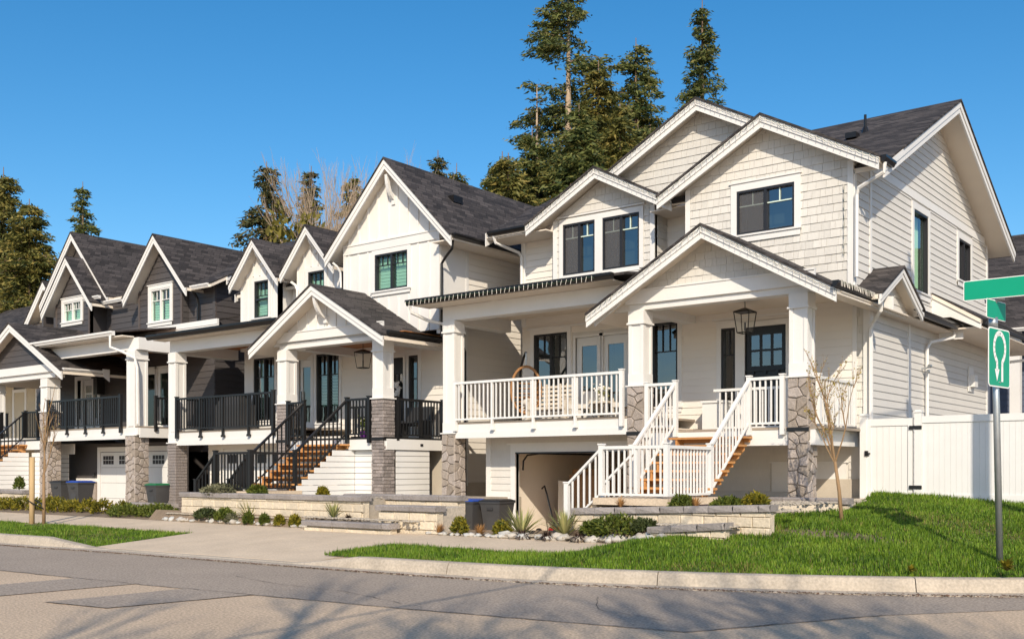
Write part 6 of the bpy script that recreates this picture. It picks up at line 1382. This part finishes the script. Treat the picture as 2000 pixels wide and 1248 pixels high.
# white house porch: wreath, bench, pot
wr = thing('wreath', 'grey dried wreath on the white house entry door', 'wreath', (-19.83, 20.1, 2.15)); mb = MB()
for k in range(150): a = random.uniform(0, 6.28); r = .18 + random.gauss(0, .035); mb.ico((-19.83 + r * math.cos(a), 20.12 + random.gauss(0, .02), 2.15 + r * math.sin(a)), .035, (1, .6, 1), 0, .3)
mb.obj('leaves', 'flower_white', wr)
b2 = thing('porch_bench', 'dark bench on the white house porch behind the side railing', 'bench', (-18.6, 19.6, .81)); B('seat', -19.2, -18.3, 19.6, 20.0, 1.22, 1.28, 'bin_dark', b2); B('back', -19.2, -18.3, 19.98, 20.05, 1.3, 1.65, 'bin_dark', b2)
for x in (-19.18, -18.35): B('leg', x, x + .05, 19.62, 19.98, .81, 1.22, 'bin_dark', b2)
pt = thing('flower_pot', 'purple pot with green plant at the top of the wooden stairs', 'pot', (-19.15, 18.3, .81)); MB().tube([(-19.1, 18.35, .81), (-19.1, 18.35, .98)], [.10, .14], 10).obj('pot', 'pot_purple', pt); V, Fq = leaf_tris(np.array([(-19.1, 18.35, 1.15)]) + rng.normal(size=(90, 3)) * np.array([.06, .06, .12]), .12, None, 1.5, .3); big('foliage', V, Fq, 'shrub_green', pt)
bb = thing('barbecue', 'covered black barbecue on the left porch of the white house', 'barbecue', (-25.9, 19.3, 1.13)); MB().box(-26.55, -25.35, 19.3, 19.9, 1.15, 1.95).ext([(-26.5, 19.3, 1.951), (-25.4, 19.3, 1.951), (-25.5, 19.45, 2.25), (-26.4, 19.45, 2.25)], (0, .4, 0)).obj('cover', 'bin_dark', bb)
# garage contents
for q, lb in (((-14.75, -13.6, 21.1, 21.8, -1.569, -.12), 'large cardboard box standing inside the open garage'), ((-14.7, -13.7, 21.15, 21.7, -.118, .02), 'flat cardboard box on top of the large garage box')): o = MB().box(*q).obj('cardboard_box', 'cardboard'); tag(o, lb, 'box')
o = ext('cardboard_sheet', [(-15.0, 20.95, -1.56), (-14.5, 20.95, -1.56), (-14.75, 21.05, -.3), (-15.05, 21.05, -.25)], (.0, .03, 0), 'drywall'); tag(o, 'pale sheet leaning on the garage box', 'board')
bm = thing('lawn_mower', 'red lawn mower just inside the open garage', 'mower', (-14.75, 20.3, -1.57)); MB().ico((-14.75, 20.5, -1.44), .17, (1.3, 1, .7), 0, .1).obj('deck_shell', 'red_plastic', bm, True); MB().ico((-14.72, 20.5, -1.34), .11, (1, 1, .9)).obj('engine', 'bin_dark', bm, True); MB().tube([(-14.6, 20.25, -1.3), (-14.9, 20.35, -.55), (-15.0, 20.4, -.38), (-15.08, 20.4, -.45)], .022, 6).obj('handle', 'black_metal', bm)
for dx in (-.25, .25): MB().tube([(-14.75 + dx, 20.15, -1.48), (-14.75 + dx, 20.2, -1.48)], .09, 10).obj('wheel', 'lid_black', bm)
# slatted wooden fence between the two houses
sf = thing('slat_fence', 'weathered wooden slat fence between the cream and the white house', 'fence', (-16.7, 21, -1.5))
for k in range(9): B('picket', -17.3 + k * .15, -17.2 + k * .15, 21.6, 21.64, -1.3, -.05, 'stake_wood', sf)
B('rail', -17.35, -16.06, 21.645, 21.68, -.32, -.24, 'bin_dark', sf); B('rail', -17.35, -16.06, 21.645, 21.68, -1.1, -1.02, 'bin_dark', sf)

# ---- festive light strings on the cream house eaves
def lights(label, a, b, step=.125, out=(0, -1, 0), drop=-.11, up=.0):
    t = thing('light_string', label, 'string lights', tuple((Vector(a) + Vector(b)) / 2)); A, Bb = Vector(a), Vector(b); L = (Bb - A).length; n = int(L / step); o = Vector(out); pts = []; mb = MB()
    for i in range(n + 1):
        p = A.lerp(Bb, i / n) + o * .012; pts.append(p + Vector((0, 0, random.uniform(-.035, .005)))); q = A.lerp(Bb, (i + .5) / n) + o * .014; pts.append(q + Vector((0, 0, random.uniform(-.06, -.02))))
        mb.tube([p + Vector((0, 0, up)), p + o * .012 + Vector((random.uniform(-.025, .025), 0, drop))], [.0065, .005], 4)
    MB().tube(pts, .006, 3, False).obj('wire', 'wire_green', t); stuff(mb.obj('bulb', 'bulb', t))
lights('festive light string along the porch gutter left of the entry gable', (-17.3, 17.97, 4.0), (-12.0, 17.97, 4.0))
for s_, nm in ((-1, 'left'), (1, 'right')):
    lights('festive light string on the %s rake of the entry porch gable' % nm, (-9.58, 18.10, 4.70), (-9.58 + s_ * 2.64, 18.10, 4.70 - .56 * 2.64), .14)
    lights('festive light string on the %s rake of the front shingled gable' % nm, (-9.03, 19.58, 7.11), (-9.03 + s_ * 2.34, 19.58, 7.11 - .535 * 2.34), .14)
    lights('festive light string on the %s rake of the window bay gable' % nm, (-13.24, 19.89, 6.87), (-13.24 + s_ * 1.95, 19.89, 6.87 - .53 * 1.95), .14)
    lights('festive light string on the %s rake of the highest shingled gable' % nm, (-10.95, 20.46, 8.10), (-10.95 + s_ * 2.6, 20.46, 8.10 - .53 * 2.6), .14)
lights('festive light string along the right side porch gutter', (-6.82, 18.1, 3.36), (-6.82, 20.25, 3.36), .06, (1, 0, 0))
lights('festive light string hanging down the front corner board', (-7.45, 19.96, 5.55), (-7.45, 19.96, 4.3), .16)
